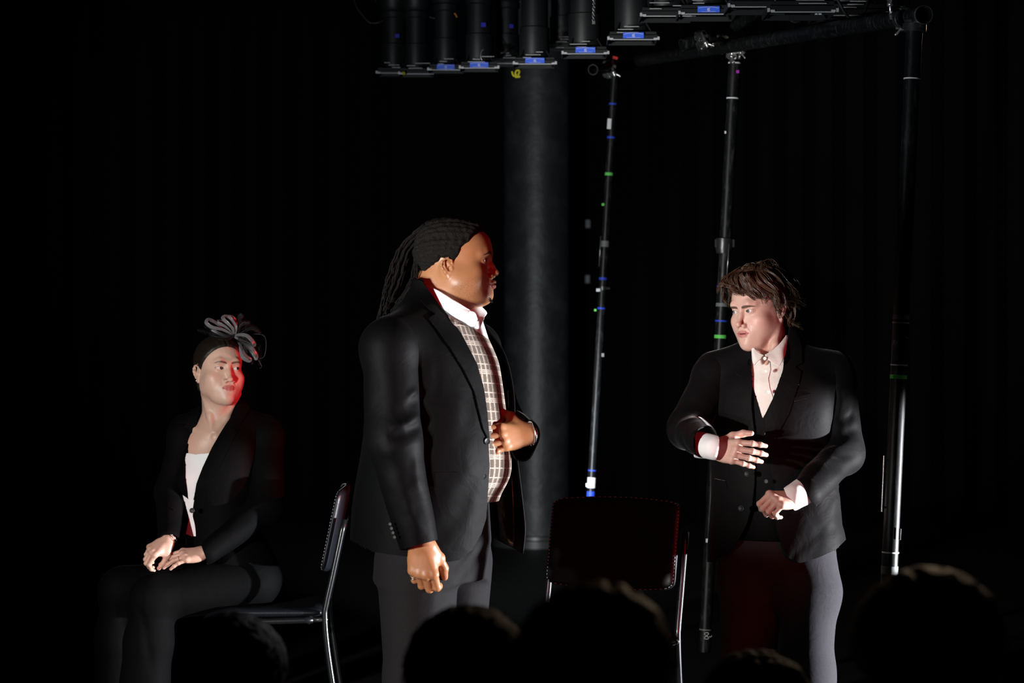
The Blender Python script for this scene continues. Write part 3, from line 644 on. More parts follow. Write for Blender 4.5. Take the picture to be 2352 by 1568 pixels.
def skin_mat(name, col, lipc, browc, beard=0, rough=.45, blush=(.75, .25, .18), bl=.25, beardc=(.01, .006, .004), sss=.12, red=(1, 1, 1)):
    def f(nt, b):
        L = nt.links.new
        def att(n):
            a = nt.nodes.new('ShaderNodeAttribute'); a.attribute_name = n; return a.outputs['Fac']
        def mix(fac, A, B):
            m = nt.nodes.new('ShaderNodeMix'); m.data_type = 'RGBA'
            if hasattr(fac, 'links'): L(fac, m.inputs['Factor'])
            else: m.inputs['Factor'].default_value = fac
            for i, v in ((6, A), (7, B)):
                if hasattr(v, 'links'): L(v, m.inputs[i])
                else: m.inputs[i].default_value = (*v, 1)
            return m.outputs[2]
        def mul(a, k):
            m = nt.nodes.new('ShaderNodeMath'); m.operation = 'MULTIPLY'; m.use_clamp = True
            for i, v in ((0, a), (1, k)):
                if hasattr(v, 'links'): L(v, m.inputs[i])
                else: m.inputs[i].default_value = v
            return m.outputs[0]
        tc = nt.nodes.new('ShaderNodeTexCoord')
        n = nt.nodes.new('ShaderNodeTexNoise'); n.inputs['Scale'].default_value = 60; n.inputs['Detail'].default_value = 4; L(tc.outputs['Object'], n.inputs['Vector'])
        c0 = mix(mul(n.outputs['Fac'], .5), col, tuple(v * .82 for v in col))
        c1 = mix(mul(att('blush'), bl), c0, blush)
        if beard:
            v = nt.nodes.new('ShaderNodeTexNoise'); v.inputs['Scale'].default_value = 900; v.inputs['Detail'].default_value = 2; L(tc.outputs['Object'], v.inputs['Vector'])
            r = nt.nodes.new('ShaderNodeMapRange'); r.inputs[1].default_value = .54; r.inputs[2].default_value = .66; L(v.outputs['Fac'], r.inputs[0])
            c1 = mix(mul(mul(att('beard'), r.outputs[0]), beard), c1, beardc)
        c2 = mix(att('lip'), c1, lipc)
        w = nt.nodes.new('ShaderNodeTexNoise'); w.inputs['Scale'].default_value = 260; L(tc.outputs['Object'], w.inputs['Vector'])
        c3 = mix(mul(att('brow'), .9), c2, browc)
        c4 = mix(mul(att('lash'), .9), c3, (.012, .008, .006))
        L(c4, b.inputs['Base Color']); b.inputs['Roughness'].default_value = rough; b.inputs['Specular IOR Level'].default_value = .4
        b.inputs['Subsurface Weight'].default_value = sss; b.inputs['Subsurface Radius'].default_value = (.010, .0035, .002); b.inputs['Subsurface Scale'].default_value = 1
        q = nt.nodes.new('ShaderNodeBump'); q.inputs['Strength'].default_value = .25; q.inputs['Distance'].default_value = .0008
        v2 = nt.nodes.new('ShaderNodeTexNoise'); v2.inputs['Scale'].default_value = 420; L(tc.outputs['Object'], v2.inputs['Vector']); L(v2.outputs['Fac'], q.inputs['Height']); L(q.outputs['Normal'], b.inputs['Normal'])
    return node_mat(name, f)
def eye_mat(name, iris):
    """white, iris and pupil by angle from the ball's own -Y pole"""
    def f(nt, b):
        L = nt.links.new; tc = nt.nodes.new('ShaderNodeTexCoord'); s = nt.nodes.new('ShaderNodeSeparateXYZ'); L(tc.outputs['Object'], s.inputs[0])
        m = nt.nodes.new('ShaderNodeMapRange'); m.inputs[1].default_value = -.0125; m.inputs[2].default_value = 0.0; L(s.outputs['Y'], m.inputs[0])
        r = nt.nodes.new('ShaderNodeValToRGB'); e = r.color_ramp; e.interpolation = 'LINEAR'
        e.elements[0].position = 0; e.elements[0].color = (.002, .002, .002, 1); e.elements[1].position = .028; e.elements[1].color = (.002, .002, .002, 1)
        for pos, col in ((.04, iris), (.115, tuple(v * .6 for v in iris)), (.14, (.02, .015, .015)), (.165, (.62, .58, .56)), (.6, (.6, .42, .38))):
            x = e.elements.new(pos); x.color = (*col, 1)
        L(m.outputs[0], r.inputs['Fac']); L(r.outputs['Color'], b.inputs['Base Color']); b.inputs['Roughness'].default_value = .08; b.inputs['Coat Weight'].default_value = 1
    return node_mat(name, f)
def ball(r, n=28):
    P = []; F = []
    for i in range(n + 1):
        th = PI * i / n
        for j in range(2 * n): P.append((r * math.sin(th) * math.cos(PI * j / n), -r * math.cos(th), r * math.sin(th) * math.sin(PI * j / n)))
    for i in range(n):
        for j in range(2 * n): k = (j + 1) % (2 * n); F.append((i * 2 * n + j, i * 2 * n + k, (i + 1) * 2 * n + k, (i + 1) * 2 * n + j))
    return P, F
def add_eyes(root, M, gaze, m, r=.0122):
    """gaze=(yaw, pitch) degrees; yaw > 0 turns towards +X of the head"""
    for s in (-1, 1):
        P, F = ball(r); mesh('eye', P, F, m, root, M=M @ TR((s * .031, -.0765, 0), (-gaze[1], 0, gaze[0])))

def hair_cap(p, line, thick, comb, h=.002, seed=1, rough=0.0, wave=.0006, ztop=None, over=None):
    """hair that lies on the skull: line = (y, z) hairline, thick(P) its depth, comb(P) the across-strand coordinate"""
    c = head_clay(p, h, ears=False, lo=(-.105, -.14, -.13)); P, Q = c.skin(); P = relax(P, Q, 3, .5); T = tris(Q); N = normals(P, T)
    zl = interp(P[:, 1], line); g = P[:, 2] - zl
    if over is not None: g = np.minimum(g, over(P))
    t = thick(P) * sstep(0, .022, g) - .0025 * (1 - sstep(0, .012, g))
    q = comb(P); rs = np.random.RandomState(seed); w = 0
    for i in range(5): w = w + np.sin(q * (60 + 90 * i) + rs.rand() * 6)
    P2 = P + N * (t + wave * w * sstep(0, .02, g) + rough * lumps(P[:, 0], P[:, 1], P[:, 2], seed, 260))[:, None]
    A = np.concatenate([P2, q[:, None]], 1); A, T = clip(A, T, g + .004)
    return A[:, :3], T, A[:, 3]
def hair_mat(name, col, rough=.38, spec=.5, dens=900, strength=.6, tip=None):
    def f(nt, b):
        L = nt.links.new
        a = nt.nodes.new('ShaderNodeAttribute'); a.attribute_name = 'comb'; tc = nt.nodes.new('ShaderNodeTexCoord')
        m = nt.nodes.new('ShaderNodeVectorMath'); m.operation = 'SCALE'; m.inputs[3].default_value = 14; L(tc.outputs['Object'], m.inputs[0])
        c = nt.nodes.new('ShaderNodeCombineXYZ'); k = nt.nodes.new('ShaderNodeMath'); k.operation = 'MULTIPLY'; k.inputs[1].default_value = dens; L(a.outputs['Fac'], k.inputs[0]); L(k.outputs[0], c.inputs[0])
        ad = nt.nodes.new('ShaderNodeVectorMath'); L(m.outputs[0], ad.inputs[0]); L(c.outputs[0], ad.inputs[1])
        n = nt.nodes.new('ShaderNodeTexNoise'); n.inputs['Scale'].default_value = 1; n.inputs['Detail'].default_value = 3; L(ad.outputs[0], n.inputs['Vector'])
        r = nt.nodes.new('ShaderNodeValToRGB'); r.color_ramp.elements[0].color = (*[v * .4 for v in col], 1); r.color_ramp.elements[1].color = (*(tip or col), 1); r.color_ramp.elements[0].position = .3; r.color_ramp.elements[1].position = .7
        L(n.outputs['Fac'], r.inputs['Fac']); L(r.outputs['Color'], b.inputs['Base Color'])
        b.inputs['Roughness'].default_value = rough; b.inputs['Specular IOR Level'].default_value = spec
        q = nt.nodes.new('ShaderNodeBump'); q.inputs['Strength'].default_value = strength; q.inputs['Distance'].default_value = .001; L(n.outputs['Fac'], q.inputs['Height']); L(q.outputs['Normal'], b.inputs['Normal'])
    return node_mat(name, f)
# ------------------------------------------------------------------ hands
# hand space: wrist at the origin, fingers along +X, back of the hand +Z, thumb at +Y (a right hand); flip mirrors Y
def hand_mesh(curl, spread=(6, 1, -4, -10), thumb=((.75, .62, -.25), (.85, .45, -.25), (.92, .30, -.2)), s=1.0, flip=False, h=.0012, fat=1.0, wrist=.09, wr=(.027, .020), fore=None):
    """curl: four (mcp, pip, dip) bends in degrees, index to little; thumb: three segment directions"""
    c = Clay((-wrist, -.085, -.125), (.215, .105, .070), h)
    base = [(.090, .027, .002), (.090, .007, .004), (.084, -.012, .002), (.076, -.029, -.003)]
    ln = [(.043, .026, .020), (.048, .030, .021), (.044, .028, .021), (.034, .021, .018)]
    rr = [(.0098, .0088, .0080, .0066), (.0100, .0090, .0082, .0068), (.0096, .0086, .0078, .0064), (.0086, .0076, .0070, .0058)]
    wa = (0, .012, 0), (0, .002, 0), (0, -.008, 0), (0, -.014, -.001)
    for i in range(4):
        c.cone((wa[i][0] + .01, wa[i][1], wa[i][2] - .002), base[i], .0150 * fat, .0118 * fat, .012)
    c.ell((.052, .000, -.008), (.044, .034 * fat, .013 * fat), .012)
    c.ell((.030, .022, -.012), (.030, .015, .013), .012)
    c.ell((.040, -.024, -.010), (.034, .012, .013), .012)
    c.cone(fore or (-wrist - .02, 0, 0), (-.004, 0, 0), wr[0] * .85, wr[0] * .86, .02, flat=None if fore else ((0, 0, 1), wr[1] / wr[0]))
    nails = []
    for i in range(4):
        sp = R(spread[i]); f = np.array([math.cos(sp), math.sin(sp), 0]); up = np.array([0, 0, 1.0]); p = np.array(base[i]); a = 0
        c.ell(p + (0, 0, .003), (.0105, .0095, .0090), .010)
        pts = [p]; dirs = []
        for q in range(3):
            a += R(curl[i][q]); d = f * math.cos(a) - up * math.sin(a); dirs.append(d); p = p + d * ln[i][q]; pts.append(p)
        fk = fat
        for q in range(3):
            c.cone(pts[q], pts[q + 1], rr[i][q] * fk, rr[i][q + 1] * fk, .0035)
        for q in (1, 2):
            n = np.cross(np.cross(dirs[q], up + f * .3), dirs[q]); n /= np.linalg.norm(n) + 1e-9; n = f * math.sin(0) + n
            c.ell(pts[q] , (rr[i][q] * 1.01 * fk,) * 3, .004)
            b = pts[q]; o_ = np.cross(dirs[q], f if abs(dirs[q] @ f) < .95 else up); sd = np.array([-math.sin(sp), math.cos(sp), 0])
            bk = np.cross(dirs[q], sd) * 1.0; bk = bk if bk @ (up * math.cos(a) + f * math.sin(a)) > 0 else -bk
            for e in (-.0022, .0022): c.crease([b + bk * rr[i][q] + sd * .006 + dirs[q] * e, b + bk * rr[i][q] + dirs[q] * e, b + bk * rr[i][q] - sd * .006 + dirs[q] * e], .0007, .0010)
        sd = np.array([-math.sin(sp), math.cos(sp), 0]); bk = np.cross(dirs[2], sd)
        if bk @ (up * math.cos(a) + f * math.sin(a)) < 0: bk = -bk
        nails.append((pts[3] - dirs[2] * .0025 + bk * rr[i][3] * .9, dirs[2], sd, bk))
    t0 = np.array([.018, .022, -.008]); tl = (.042, .034, .026); tr = (.0150, .0118, .0108, .0082); p = t0; pts = [p]; ds = []
    for q in range(3):
        d = np.array(thumb[q], float); d /= np.linalg.norm(d); ds.append(d); p = p + d * tl[q]; pts.append(p)
    for q in range(3): c.cone(pts[q], pts[q + 1], tr[q] * fat, tr[q + 1] * fat, .006 if q else .014)
    c.cone(pts[1], (.070, .022, -.006), .008, .008, .014)                                # web
    sd = np.cross(ds[2], (0, 0, 1)); sd /= np.linalg.norm(sd); bk = np.cross(sd, ds[2]); bk = (bk * .6 + np.cross(ds[2], bk) * -.5); bk /= np.linalg.norm(bk)
    nails.append((pts[3] - ds[2] * .002 + bk * tr[3] * .9, ds[2], np.cross(ds[2], bk), bk))
    P, Q = c.skin(); P = relax(P, Q, 1, .4)
    nail = np.zeros(len(P))
    for (q, d, sdd, b) in nails:
        r = P - q; nail = np.maximum(nail, ((np.abs(r @ d) < .0070) & (np.abs(r @ sdd) < .0050) & (r @ b > -.0035) & (r @ b < .006)).astype(float))
    if flip: P = P * (1, -1, 1); Q = Q[:, ::-1]
    return P * s, Q, nail, [np.array(x) * (1, -1 if flip else 1, 1) * s for x in pts]
# ================================================================== people: shared pieces
def basis(loc, x, z, s=1):
    x = np.array(x, float); x /= np.linalg.norm(x); z = np.array(z, float); z -= x * (x @ z); z /= np.linalg.norm(z); y = np.cross(z, x)
    return Matrix([[x[i], y[i], z[i], loc[i]] for i in range(3)] + [[0, 0, 0, 1]])
def join(parts):
    """parts: (P, Q, attrs) -> one mesh"""
    P = np.concatenate([p[0] for p in parts]); off = 0; T = []; keys = ('lip', 'brow', 'lash', 'beard', 'blush'); A = {k: [] for k in keys}
    for p, q, a in parts:
        T.append(q + off); off += len(p)
        for k in keys: A[k].append(a.get(k, np.zeros(len(p))))
    return P, np.concatenate(T), {k: np.concatenate(v) for k, v in A.items()}
class Figure:
    def __init__(s, label, px, d, base_z=0.0):
        s.d = d; s.L = np.array([(px - 1176) * d / FPX, d, base_z]); s.root = thing('person', label, 'person', tuple(s.L))
    def m(s, px, py, y=0.0): return P3(px, py, s.d + y) - s.L
    def xz(s, pts, y=0.0): return [(q[0], q[2]) for q in (s.m(a, b, y) for a, b in pts)]
    def col(s, rows): return [(s.m(px, py, y)[2], s.m(px, py, y)[0], y, rf, rs) for (py, px, y, rf, rs) in rows]
    def clay(s, x0, x1, y0, y1, py0, py1, h):
        a = s.m(x0, py1, 0); b = s.m(x1, py0, 0); return Clay((a[0], y0, a[2]), (b[0], y1, b[2]), h)
    def inside(s, P, pts, y=None):
        """P's distance into a polygon seen from the seats, perspective corrected"""
        k = s.d / (s.d + P[:, 1]); X = (P[:, 0] + s.L[0]) * k; Z = 1.4 - (1.4 - P[:, 2] - s.L[2]) * k
        return poly_side(X, Z, [((a - 1176) * s.d / FPX, 1.4 - (b - 784) * s.d / FPX) for a, b in pts])
def cloth(f, c, name, m, parent=None, cut=None, n=2, solid=.004, keep=False, attrs=None):
    P, Q = c.skin(); P = relax(P, Q, n, .5); T = tris(Q)
    if cut is not None: P, T = clip(P, T, cut(P)); P, T = weld(P, T, .0010)
    o = mesh(name, P, T, m, parent or f.root, attrs=attrs(P) if attrs else None, solid=solid)
    return (o, P, T) if keep else o
def patch(P, T, g, off, name, m, parent, solid=.003):
    """a second layer lying on a cloth: the part where g > 0, lifted off"""
    N = normals(P, T); A = np.concatenate([P + N * off], 1); A, t = clip(A, T, g); A, t = weld(A, t, .0010); return mesh(name, A, t, m, parent, solid=solid)
def fore_to(M, elbow, flip=False):
    q = app(M.inverted(), [elbow])[0]; q = q / np.linalg.norm(q) * .085; return (q[0], -q[1] if flip else q[1], q[2])
def button(f, p, r, m, parent, n=(0, -1, 0), name='button'):
    b = MB(); a = np.arange(20) / 20 * 2 * PI; _, u, v = frame(n); n = np.array(n, float) / np.linalg.norm(n); rings = []
    for rr, h in ((.98, 0), (1, .35), (.92, .62), (.74, .62), (.66, .42), (.3, .40), (.02, .40)): rings.append(np.array(p) + r * rr * (np.cos(a)[:, None] * u + np.sin(a)[:, None] * v) + n * h * .0028)
    b.add(ring_loft(rings)); 
    for q in (-1, 1):
        for w in (-1, 1): b.tube([np.array(p) + r * .2 * (u * q + v * w) + n * .0008, np.array(p) + r * .2 * (u * q + v * w) + n * .0016], r * .09, 6)
    return b.build(name, m, parent, smooth=False, angle=40)
def suit_mat(name, col, rough=.55, sheen=.25, spec=.35, weave=1):
    def f(nt, b):
        L = nt.links.new; tc = nt.nodes.new('ShaderNodeTexCoord')
        b.inputs['Roughness'].default_value = rough; b.inputs['Specular IOR Level'].default_value = spec; b.inputs['Sheen Weight'].default_value = sheen; b.inputs['Sheen Roughness'].default_value = .25
        n = nt.nodes.new('ShaderNodeTexNoise'); n.inputs['Scale'].default_value = 650; n.inputs['Detail'].default_value = 2; L(tc.outputs['Object'], n.inputs['Vector'])
        r = nt.nodes.new('ShaderNodeValToRGB'); r.color_ramp.elements[0].position = .3; r.color_ramp.elements[1].position = .75
        r.color_ramp.elements[0].color = (*[v * .7 for v in col], 1); r.color_ramp.elements[1].color = (*[v * 1.35 for v in col], 1); L(n.outputs['Fac'], r.inputs['Fac']); L(r.outputs['Color'], b.inputs['Base Color'])
        w = nt.nodes.new('ShaderNodeTexNoise'); w.inputs['Scale'].default_value = 13; w.inputs['Detail'].default_value = 3; w.inputs['Distortion'].default_value = 1.2; L(tc.outputs['Object'], w.inputs['Vector'])
        q = nt.nodes.new('ShaderNodeBump'); q.inputs['Strength'].default_value = min(1, .16 * weave); q.inputs['Distance'].default_value = .012; w.inputs['Scale'].default_value = 13 * weave ** .6; L(w.outputs['Fac'], q.inputs['Height'])
        q2 = nt.nodes.new('ShaderNodeBump'); q2.inputs['Strength'].default_value = .25; q2.inputs['Distance'].default_value = .0006; L(n.outputs['Fac'], q2.inputs['Height']); L(q.outputs['Normal'], q2.inputs['Normal']); L(q2.outputs['Normal'], b.inputs['Normal'])
    return node_mat(name, f)
def plaid_mat(name):
    """knitted windowpane check: cream double lines on taupe, from the u, v cloth coordinates"""
    def f(nt, b):
        L = nt.links.new
        def M(op, a, c=None, d=None, clamp=False):
            m = nt.nodes.new('ShaderNodeMath'); m.operation = op; m.use_clamp = clamp
            for i, v in enumerate((a, c, d)):
                if v is None: continue
                if hasattr(v, 'links'): L(v, m.inputs[i])
                else: m.inputs[i].default_value = v
            return m.outputs[0]
        def att(n):
            a = nt.nodes.new('ShaderNodeAttribute'); a.attribute_name = n; return a.outputs['Fac']
        tc = nt.nodes.new('ShaderNodeTexCoord'); n = nt.nodes.new('ShaderNodeTexNoise'); n.inputs['Scale'].default_value = 500; L(tc.outputs['Object'], n.inputs['Vector'])
        jit = M('MULTIPLY', M('SUBTRACT', n.outputs['Fac'], .5), .006)
        u = M('ADD', att('cu'), jit); v = M('ADD', att('cv'), jit)
        def line(x, per, c, w):
            q = M('FRACT', M('DIVIDE', x, per)); d = M('ABSOLUTE', M('SUBTRACT', q, c)); return M('LESS_THAN', d, w)
        U = M('MAXIMUM', line(u, .0235, .15, .06), line(u, .0235, .34, .045))
        V = M('MAXIMUM', line(v, .027, .2, .055), M('MAXIMUM', line(v, .081, .13, .016), line(v, .081, .19, .016)))
        k = M('MULTIPLY', M('MAXIMUM', U, V), M('ADD', .62, M('MULTIPLY', n.outputs['Fac'], .55)), clamp=True)
        mx = nt.nodes.new('ShaderNodeMix'); mx.data_type = 'RGBA'; L(k, mx.inputs['Factor']); mx.inputs[6].default_value = (.085, .068, .052, 1); mx.inputs[7].default_value = (.42, .36, .30, 1)
        L(mx.outputs[2], b.inputs['Base Color']); b.inputs['Roughness'].default_value = .9; b.inputs['Specular IOR Level'].default_value = .15; b.inputs['Sheen Weight'].default_value = .2
        q = nt.nodes.new('ShaderNodeBump'); q.inputs['Strength'].default_value = .6; q.inputs['Distance'].default_value = .0012; L(n.outputs['Fac'], q.inputs['Height']); L(q.outputs['Normal'], b.inputs['Normal'])
    return node_mat(name, f)
M_SUIT = suit_mat('black_suiting', (.0015, .0016, .0018), .6, .02, spec=.055)
M_SUIT_LADY = suit_mat('black_crepe', (.0015, .0016, .0018), .75, .01, spec=.05)
M_SUIT_BROWN = suit_mat('charcoal_wool', (.0042, .0038, .0041), .62, .25, spec=.06, weave=1.25)
M_TROUSER = suit_mat('dark_grey_wool', (.0095, .0095, .0105), .8, .06, spec=.10)
M_TROUSER_DARK = suit_mat('black_wool', (.030, .029, .033), .85, .15, spec=.06)
M_LINING = mat('satin_lining', (.006, .006, .006), .28, bump=(25, .6, .01))
M_SHIRT = mat('white_cotton', (.80, .79, .78), .75, spec=.25, bump=(22, .35, .006), sheen=.1)
M_CREAM = mat('cream_cotton', (.80, .76, .70), .7, spec=.3, bump=(26, .5, .006), sheen=.1)
M_TOP = mat('white_jersey', (.78, .79, .80), .7, spec=.3, bump=(30, .15, .003))
M_PLAID = plaid_mat('check_knit')
M_BUTTON = mat('black_button', (.005, .005, .006), .45, spec=.25)
M_PEARL = mat('pearl_button', (.75, .72, .66), .25)
M_SILVER = mat('silver', (.85, .85, .86), .15, metal=1)
M_SHOE = mat('black_leather', (.008, .008, .008), .3)
M_BROWN_SKIN = skin_mat('brown_skin', (.335, .150, .066), (.22, .075, .055), (.010, .006, .004), beard=.95, rough=.42, blush=(.40, .13, .06), bl=.3, beardc=(.012, .008, .006))
M_FAIR_SKIN = skin_mat('fair_skin', (.56, .35, .27), (.40, .12, .11), (.045, .028, .018), blush=(.72, .30, .22), bl=.35)
M_PALE_SKIN = skin_mat('pale_skin', (.58, .36, .29), (.46, .17, .15), (.07, .038, .024), blush=(.72, .34, .27), bl=.3)
M_EYE_DARK = eye_mat('dark_eye', (.035, .018, .010)); M_EYE_BLUE = eye_mat('blue_eye', (.10, .16, .18))
def shoe(f, x, y, yaw, m=None, s=1):
    P = []; rings = []
    for t, w, h, z in ((-.125, .022, .018, .03), (-.11, .034, .032, .035), (-.06, .037, .040, .042), (.0, .038, .040, .042), (.06, .044, .030, .032), (.11, .042, .022, .024), (.145, .028, .016, .018), (.158, .012, .010, .014)):
        a = np.arange(16) / 16 * 2 * PI; rings.append(np.stack([w * np.cos(a), -t + 0 * a, np.maximum(z + h * np.sin(a), .001)], 1))
    P, F = ring_loft(rings); return mesh('shoe', np.asarray(P) * s, F, m or M_SHOE, f.root, M=TR((x, y, 0), (0, 0, yaw)))
def under_body(f, arms, legs, trunk, h=.006):
    """torso and limbs under the clothes"""
    pts = np.concatenate([np.array(a[0]) for a in arms + legs] + [np.array([(r[1], r[2], r[0]) for r in trunk])]); lo = pts.min(0) - .2; hi = pts.max(0) + .2
    c = Clay(lo, hi, h)
    c.column(trunk[0:] , f.yaw, .03)
    for p, r in arms + legs: c.chain(p, r, .03)
    P, Q = c.skin(); P = relax(P, Q, 2); return P, Q, {}
# ================================================================== the standing man
def build_man():
    f = Figure('standing person with long locs, black suit and checked knit vest, hand on belly', 1000, 7.03); f.yaw = 68; m = f.m
    hp = dict(w=1.05, jaw=1.10, cheek=1.12, fat=1.0, nose=1.18, nose_w=1.35, lip=1.6, open=.0020, brow_z=.0215, brow_w=1.5, lid_up=.0074, lid_lo=.0060, tip=.006, nose_len=-.002, chin=1.0, fore=1, ear_z=-.008, muz=.004)
    H = TR(m(1049, 600, 0), (0, 0, 83), 1.03) @ Matrix.Diagonal((1, 1, .92, 1))
    def neck(c):
        c.cone((0, .030, -.05), (0, .050, -.25), .064, .070, .035); c.cone((0, .0, -.10), (0, .035, -.22), .060, .070, .03)
        c.ell((0, .085, -.075), (.05, .035, .045), .03)
        c.crease([(.060, -.028, -.118), (.040, -.055, -.135), (0, -.064, -.142), (-.040, -.055, -.135), (-.060, -.028, -.118)], .003, .007)
    c = head_clay(hp, .0012, lo=(-.115, -.145, -.25), hi=(.115, .155, .14), extra=neck); P, Q = c.skin(); P = relax(P, Q, 2, .4)
    parts = [(app(H, P), Q, head_masks(P, hp))]
    # hands
    hr, Qr, nr, pr = hand_mesh(((26, 62, 48), (30, 66, 46), (32, 66, 46), (32, 58, 46)), (3, 1, -1, -3), ((.84, .50, -.45), (.96, .20, -.35), (.98, -.05, -.35)), 1.06, fat=1.16, wr=(.031, .025))
    Hr = basis(m(966, 1243, -.235), (.10, .05, -1), (-.12, -1, -.06)); parts.append((app(Hr, hr), Qr, dict(lip=nr * .35)))
    hl, Ql, nl, pl = hand_mesh(((6, 15, 10), (6, 15, 10), (5, 17, 10), (2, 20, 14)), (7, -1, -8, -17), ((.45, .85, -.45), (.70, .55, -.55), (.8, .2, -.6)), 1.0, flip=True, fat=1.16, wr=(.030, .024), fore=(-.035, 0, -.10))
    Hl = basis(m(1213, 996, -.06), (-.86, -.48, -.08), (.42, -.90, .12)); parts.append((app(Hl, hl), Ql, dict(lip=nl * .3)))
    trunk = [(.80, -.02, 0, .12, .15), (.95, -.01, 0, .12, .15), (1.05, -.01, 0, .12, .15), (1.2, .0, 0, .16, .19), (1.4, -.01, 0, .10, .17), (1.46, .0, 0, .06, .08)]
    A = [([m(900, 790, -.17), m(912, 1000, -.22), m(962, 1235, -.235)], [.05, .045, .026]), ([m(1100, 800, .20), m(1150, 990, .22), m(1205, 995, .03)], [.05, .045, .026])]
    G = [([m(960, 1290, -.08), (-.05, -.08, .5), (-.06, -.08, .06)], [.09, .06, .04]), ([m(1060, 1290, .10), (.07, .1, .5), (.07, .1, .06)], [.09, .06, .04])]
    parts.append(under_body(f, A, G, trunk))
    P, Q, a = join(parts); mesh('body', P, Q, M_BROWN_SKIN, f.root, attrs=a)
    add_eyes(f.root, H, (-4, 0), M_EYE_DARK, .0130)
    # hair: tight cap, then the tail of locs
    line = [(-.12, .088), (-.085, .088), (-.068, .084), (-.056, .070), (-.045, .052), (-.024, .034), (-.016, .010), (-.006, -.006), (.006, -.004), (.012, .003), (.034, .001), (.046, -.014), (.066, -.030), (.085, -.052), (.12, -.062)]
    P, T, q = hair_cap(hp, line, lambda P: .008 + .010 * sstep(.05, .11, P[:, 2]) + .010 * sstep(.03, .10, P[:, 1]), lambda P: np.arctan2(P[:, 2] - .02, P[:, 0]) * .1, rough=.0016, h=.0018)
    hair = mesh('hair', app(H, P), T, mat('coiled_hair', (.004, .0035, .003), .75, spec=.15, bump=(330, 1.0, .004), noise=(240, (.014, .011, .008), .5, .75)), f.root)
    b = MB(); rs = random.Random(4)
    for i in range(64):
        u = rs.uniform(-1, 1); v = rs.uniform(-1, 1); a0 = rs.random()
        s0 = m(1000 + 34 * u + rs.uniform(-8, 8), 514 + 20 * (v + 1), .055 * v + .02)
        s1 = m(944 + 27 * u, 580 + 12 * v, .065 * v + .03); L_ = rs.uniform(.72, 1.02)
        s2 = m(920 + 34 * u, 650 + 6 * v, .075 * v + .02); s3 = m(876 + 14 * u + 70 * (1 - L_), 742 - 130 * (1 - L_) * 1.2 + 4 * v, .085 * v)
        p = smoothpath([s0, s1, s2, s3], 9); p += np.array([[.0016 * math.sin(k * 1.7 + i), .0016 * math.cos(k * 1.3 + i * 2), 0] for k in range(len(p))])
        b.tube(p, [.0036 + .0007 * math.sin(k * 2.6 + i) - .0016 * k / len(p) for k in range(len(p))], 7)
    b.build('locs', mat('loc_hair', (.003, .0026, .0024), .7, spec=.15, bump=(500, 1.0, .003), noise=(200, (.010, .008, .006), .5, .8)), hair, smooth=True)
    gb = MB()
    for i in range(420):   # short beard at the chin
        x = rs.gauss(0, .009); z = rs.uniform(-.120, -.102); p0 = np.array([x, -.090 + .0 * z, z]); p1 = p0 + (rs.uniform(-.003, .003), -.010 + rs.uniform(-.002, .002), -.008)
        gb.tube([p0, (p0 + p1) / 2 + (0, -.002, .001), p1], [.0009, .0008, .0003], 4)
    gb.build('beard', bpy.data.materials['coiled_hair'], f.root, M=H)
    # shirt and its collar
    c = f.clay(930, 1180, -.2, .2, 640, 860, .003)
    c.column(f.col([(860, 1030, 0, .13, .17), (780, 1040, 0, .10, .13), (735, 1040, 0, .085, .095), (700, 1040, 0, .082, .088), (672, 1030, 0, .078, .084)]), f.yaw, .02)
    edge = [(900, 600), (900, 900), (1250, 900), (1250, 735), (1100, 725), (1060, 705), (1020, 690), (985, 668), (960, 655)]
    shirt = cloth(f, c, 'shirt', M_SHIRT, cut=lambda P: f.inside(P, edge))
    nearc = [[m(966, 654, -.02), m(1000, 664, -.078), m(1040, 688, -.105), m(1078, 712, -.108)], [m(968, 660, -.03), m(1002, 681, -.088), m(1040, 704, -.113), m(1080, 724, -.116)], [m(972, 664, -.04), m(1002, 694, -.094), m(1038, 724, -.117), m(1072, 743, -.12)]]
    sheet(nearc, M_SHIRT, 'collar', shirt, .004, 8, 6)
    sheet([[m(1079, 713, -.112), m(1090, 718, -.112), m(1096, 733, -.108)], [m(1074, 728, -.118), m(1084, 735, -.118), m(1093, 740, -.112)], [m(1069, 741, -.120), m(1080, 749, -.120), m(1090, 750, -.114)]], M_SHIRT, 'collar', shirt, .004)
    sheet([[m(1062, 706, -.03), m(1085, 697, .02), m(1100, 700, .03)], [m(1070, 722, -.07), m(1098, 706, -.02), m(1117, 718, -.01)], [m(1086, 748, -.10), m(1100, 737, -.05), m(1113, 728, -.03)]], M_SHIRT, 'collar', shirt, .004)
    sheet([[m(1092, 738, -.10), m(1104, 735, -.06), m(1112, 728, -.035)], [m(1092, 748, -.105), m(1100, 745, -.075), m(1106, 742, -.045)], [m(1092, 753, -.11), m(1097, 755, -.09), m(1101, 753, -.06)]], M_SHIRT, 'collar', shirt, .004)
    # knit vest
    c = f.clay(880, 1230, -.33, .33, 640, 1200, .0035)
    c.column(f.col([(1150, 1020, 0, .150, .19), (1122, 1018, 0, .170, .21), (1108, 1022, 0, .181, .215), (1080, 1022, 0, .190, .22), (1020, 1018, 0, .192, .22), (950, 1014, 0, .186, .215), (880, 1010, 0, .178, .21), (830, 1008, 0, .168, .205), (780, 1008, 0, .140, .185), (745, 1015, 0, .108, .15), (715, 1025, 0, .092, .11), (670, 1020, 0, .08, .09)]), f.yaw, .02)
    c.warp(lambda X, Y, Z: .0015 * lumps(X, Y, Z, 3, 30))
    vneck = [(940, 600), (972, 668), (1004, 708), (1040, 732), (1072, 747), (1098, 758), (1112, 745), (1160, 700), (1160, 600)]
    def uv(P):
        an = np.arctan2(P[:, 1], P[:, 0]); return dict(cu=an * .20 + 1, cv=P[:, 2] + .012 * np.sin(an))
